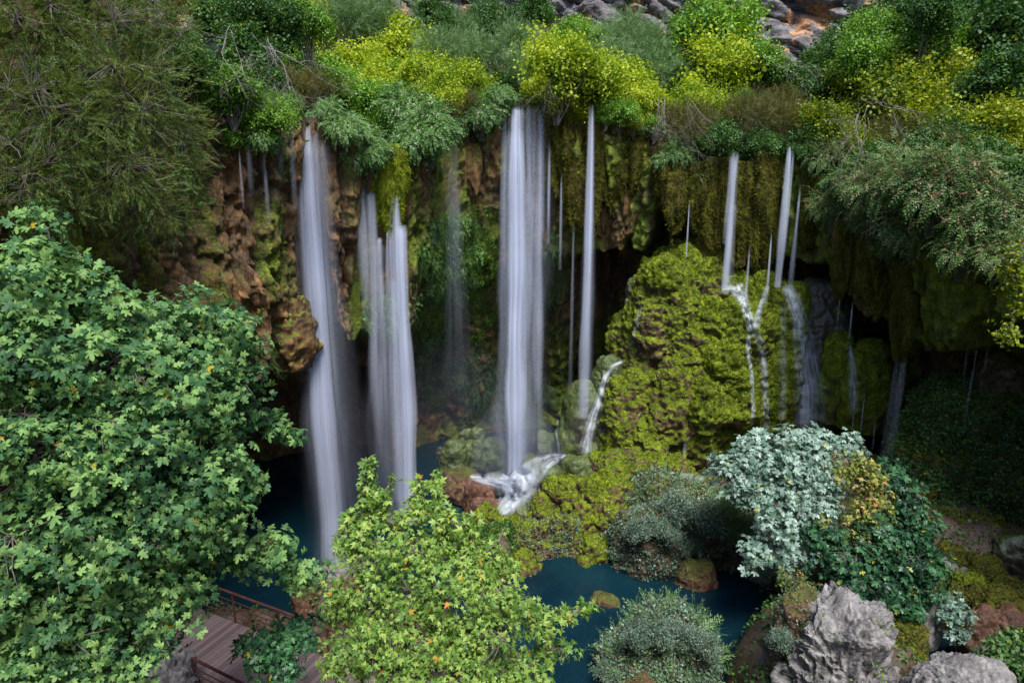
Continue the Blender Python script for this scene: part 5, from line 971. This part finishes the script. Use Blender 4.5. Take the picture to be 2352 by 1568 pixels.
cover('creeping_plant', 'straggling grey shoots on the slope behind the brown rock nose', rk('plant covered slope'), 'wil', 300, .4, lambda fc, N: N[:, 2] > .1, 22, hang=-.2)
cover('creeping_plant', 'small grey green plants over the brown rock nose above the near pool', rk('brown rock nose'), 'sil', 2600, 1.3, lambda fc, N: N[:, 2] > -.35, 2)
cover('creeping_plant', 'low grey green herbs covering the slope behind the brown rock nose', rk('plant covered slope'), 'sil', 3600, 1.3, lambda fc, N: N[:, 2] > -.2, 3)
cover('creeping_plant', 'herbs and creepers on the broad brown bank', rk('broad brown bank'), 'sil', 2000, 1.3, lambda fc, N: N[:, 2] > .1, 4)
cover('creeping_plant', 'fresh green ferns in the gap of the mound foot', rk('broad bright green'), 'grn', 90, 1.3, lambda fc, N: (fc[:, 2] < 5.6) & (N[:, 1] < 0), 5, kindp='stuff')
cover('creeping_plant', 'plants on the brown flank left of the grey boulder', rk('brown flank rock'), 'sil', 900, .75, front, 6)
cover('creeping_plant', 'few green tufts in the cracks of the large grey boulder', rk('large pale grey'), 'grn', 160, .8, lambda fc, N: fc[:, 2] < 4.6, 7, kindp='stuff')
cover('creeping_plant', 'herbs on the long moss topped boulder', rk('long moss topped'), 'grn', 220, 1.1, front, 8)
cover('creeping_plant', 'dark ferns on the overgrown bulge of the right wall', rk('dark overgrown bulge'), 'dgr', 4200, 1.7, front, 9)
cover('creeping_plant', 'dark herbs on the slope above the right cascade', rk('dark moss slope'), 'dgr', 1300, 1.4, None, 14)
cover('creeping_plant', 'dark ferns on the mossy spur at the right edge', rk('dark mossy spur'), 'dgr', 1800, 1.7, front, 10)
cover('creeping_plant', 'tiny herbs on the moss block leaning into the near pool', rk('moss block leaning'), 'sil', 500, .8, front, 11)
cover('creeping_plant', 'tiny herbs with hanging roots on the tall moss nose', rk('tall moss nose'), 'sil', 500, .8, front, 12)
NC = vnormals(V, CF); CPX, CPY = proj(V[CF].mean(1))
def cpatch(x, y, w_, h_): return lambda fc, N: ((CPX - x) / w_) ** 2 + ((CPY - y) / h_) ** 2 + .55 * vnoise(fc * 1.3, 9) < 1
for k, (x, y, w_, h_, kd, n, sz, lb) in enumerate([
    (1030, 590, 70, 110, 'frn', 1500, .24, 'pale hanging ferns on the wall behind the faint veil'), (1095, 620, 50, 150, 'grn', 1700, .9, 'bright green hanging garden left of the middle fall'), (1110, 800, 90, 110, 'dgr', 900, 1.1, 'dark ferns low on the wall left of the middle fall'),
    (885, 730, 60, 60, 'frn', 900, .22, 'fern fringe at the lower edge of the wall behind the second fall'), (1270, 620, 35, 90, 'wil', 700, .24, 'grey green climber right of the middle fall'), (655, 800, 45, 60, 'frn', 600, .2, 'mossy fern edge over the dark left cave'),
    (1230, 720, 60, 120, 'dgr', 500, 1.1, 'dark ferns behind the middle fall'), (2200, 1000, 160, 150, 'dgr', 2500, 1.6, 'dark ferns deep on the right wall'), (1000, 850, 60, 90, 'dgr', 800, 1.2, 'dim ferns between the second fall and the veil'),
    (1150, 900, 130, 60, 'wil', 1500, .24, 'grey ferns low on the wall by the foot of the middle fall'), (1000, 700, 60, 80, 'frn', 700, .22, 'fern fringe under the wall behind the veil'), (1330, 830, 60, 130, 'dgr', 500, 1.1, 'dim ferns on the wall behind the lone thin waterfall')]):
    cover('wall_ferns', lb, None, kd, n, sz, cpatch(x, y, w_, h_), 600 + k, 'ferns', 'stuff', None, .03, .8, V, CF, NC)
NH = vnormals(nom2, HF)
cover('undergrowth', 'low green undergrowth filling the slope between the shrubs', None, 'dgr', 14000, 2.6, lambda fc, N: fc[:, 1] > 16, 700, 'undergrowth', 'stuff', None, .1, .5, nom2, HF, NH)
NG = vnormals(G, GF)
cover('ground_plants', 'low dark herbs and grass on the wet ground', None, 'dgr', 9000, 1.7, lambda fc, N: (fc[:, 2] > .25) & (fc[:, 1] > 8) & (fc[:, 1] < 34) & (np.abs(fc[:, 0]) < 22), 701, 'herbs', 'stuff', None, .02, .5, G, GF, NG)
# dry grass tufts on the bank
rgt = np.random.default_rng(5); seg = []
b0 = rk('broad brown bank')
fcs = b0[2][b0[3]].mean(1); nn_ = b0[4][b0[3][:, 0]]; ok = np.nonzero((nn_[:, 2] > .2))[0]
for i in rgt.choice(ok, 420):
    p = fcs[i]; d = nn_[i] * .5 + rgt.normal(0, .4, 3) + np.array([0, -.2, .15]); e = p + d * rgt.uniform(.25, .5); seg.append((np.array([p, (p + e) / 2 + np.array([0, 0, .1]), e - np.array([0, 0, .12])]), np.array([.008, .006, .003])))
V_, Fc_ = tubes(seg, 3); og = V_.mean(0)
tag(link('dry_grass', mesh_np('dry_grass', V_ - og, Fc_, M_grass), None, og), 'dry straw coloured grass hanging over the broad bank', 'grass', None, 'stuff')

# ------------------------------------------------------------------ boardwalk with its railings
def mat_boards():
    m, t, out = newmat('deck_boards'); co = objco(t); n = noise_(t, 5, 5, .65, objco(t, (.4, 8, 1)))
    b = nd(t, 'ShaderNodeBsdfPrincipled'); g = nd(t, 'ShaderNodeNewGeometry')
    c = ramp(t, math_(t, 'ADD', math_(t, 'MULTIPLY', n, .6), math_(t, 'MULTIPLY', g.outputs['Random Per Island'], .4)), [(.3, (.10, .07, .072)), (.7, (.19, .14, .14))])
    t.links.new(c, b.inputs['Base Color']); b.inputs['Roughness'].default_value = .75; t.links.new(b.outputs[0], out.inputs[0]); return m
M_board = mat_boards(); M_rail = plain_mat('brown_rail', (.06, .025, .02), (.12, .05, .04), 9, .5, .1)
ZD = 1.3
A0 = ground(480, 1405, ZD); A1 = ground(800, 1530, ZD); B0 = ground(430, 1490, ZD)
ux = (A1 - A0) / np.linalg.norm(A1 - A0); uy = np.array([-ux[1], ux[0], 0]); uy = -uy if uy[1] > 0 else uy   # uy points towards the camera
def boxv(o, ax, ay, az):
    v = np.array([o + ax * i + ay * j + az * k for i in (0, 1) for j in (0, 1) for k in (0, 1)])
    f = np.array([(0, 1, 3, 2), (4, 6, 7, 5), (0, 4, 5, 1), (2, 3, 7, 6), (0, 2, 6, 4), (1, 5, 7, 3)]); return v, f
zz = np.array([0, 0, 1.])
W_ = 3.3; bt = thing('boardwalk', 'brown plank boardwalk platform under the left trees', 'boardwalk', A0)
bx = []
for i in range(62): bx.append(boxv(A0 + ux * (-2.6 + i * .15) - zz * .04, ux * .14, uy * (W_ + 2.6), zz * .04))
v, f = merge(bx); link('deck', mesh_np('deck', v - A0, f, M_board, smooth=False), bt)
bx = [boxv(A0 + ux * -2.6 - zz * .26 + uy * s, ux * 9.3, uy * .1, zz * .215) for s in (.05, 2.4, 5.6)]
v, f = merge(bx); link('beam', mesh_np('beam', v - A0, f, M_rail, smooth=False), bt)
def railing(label, pts):
    t = thing('railing', label, 'railing', pts[0])
    for a, b in zip(pts[:-1], pts[1:]):
        L = np.linalg.norm(b - a); n = max(1, int(round(L / 1.8)))
        for i in range(n + 1):
            p = a + (b - a) * i / n; v, f = tubes([(np.array([p - zz * .1, p + zz * 1.0]), np.array([.035, .035]))], 8); link('post', mesh_np('post', v - pts[0], f, M_rail), t)
        v, f = tubes([(np.array([a + zz * 1.03, b + zz * 1.03]), np.array([.04, .04]))], 8); link('top_rail', mesh_np('top_rail', v - pts[0], f, M_rail), t)
        for h in (.2, .38, .56, .74):
            v, f = tubes([(np.array([a + zz * h, b + zz * h]), np.array([.016, .016]))], 6); link('bar', mesh_np('bar', v - pts[0], f, M_rail), t)
railing('brown railing along the pool side of the boardwalk', [A0 - ux * 2.5, A0 + ux * 6.6])
C0 = ground(400, 1500, ZD); C1 = ground(530, 1560, ZD)
C0 = at(430, 1455, (ground(430, 1500, ZD))[1]); C0[2] = ZD
K0 = ground(440, 1510, ZD + 1.03) - zz * 1.03; K1 = ground(560, 1570, ZD + 1.03) - zz * 1.03; K2 = ground(470, 1620, ZD + 1.03) - zz * 1.03
railing('brown railing corner nearest the camera at the bottom of the picture', [K0, K1, K2])
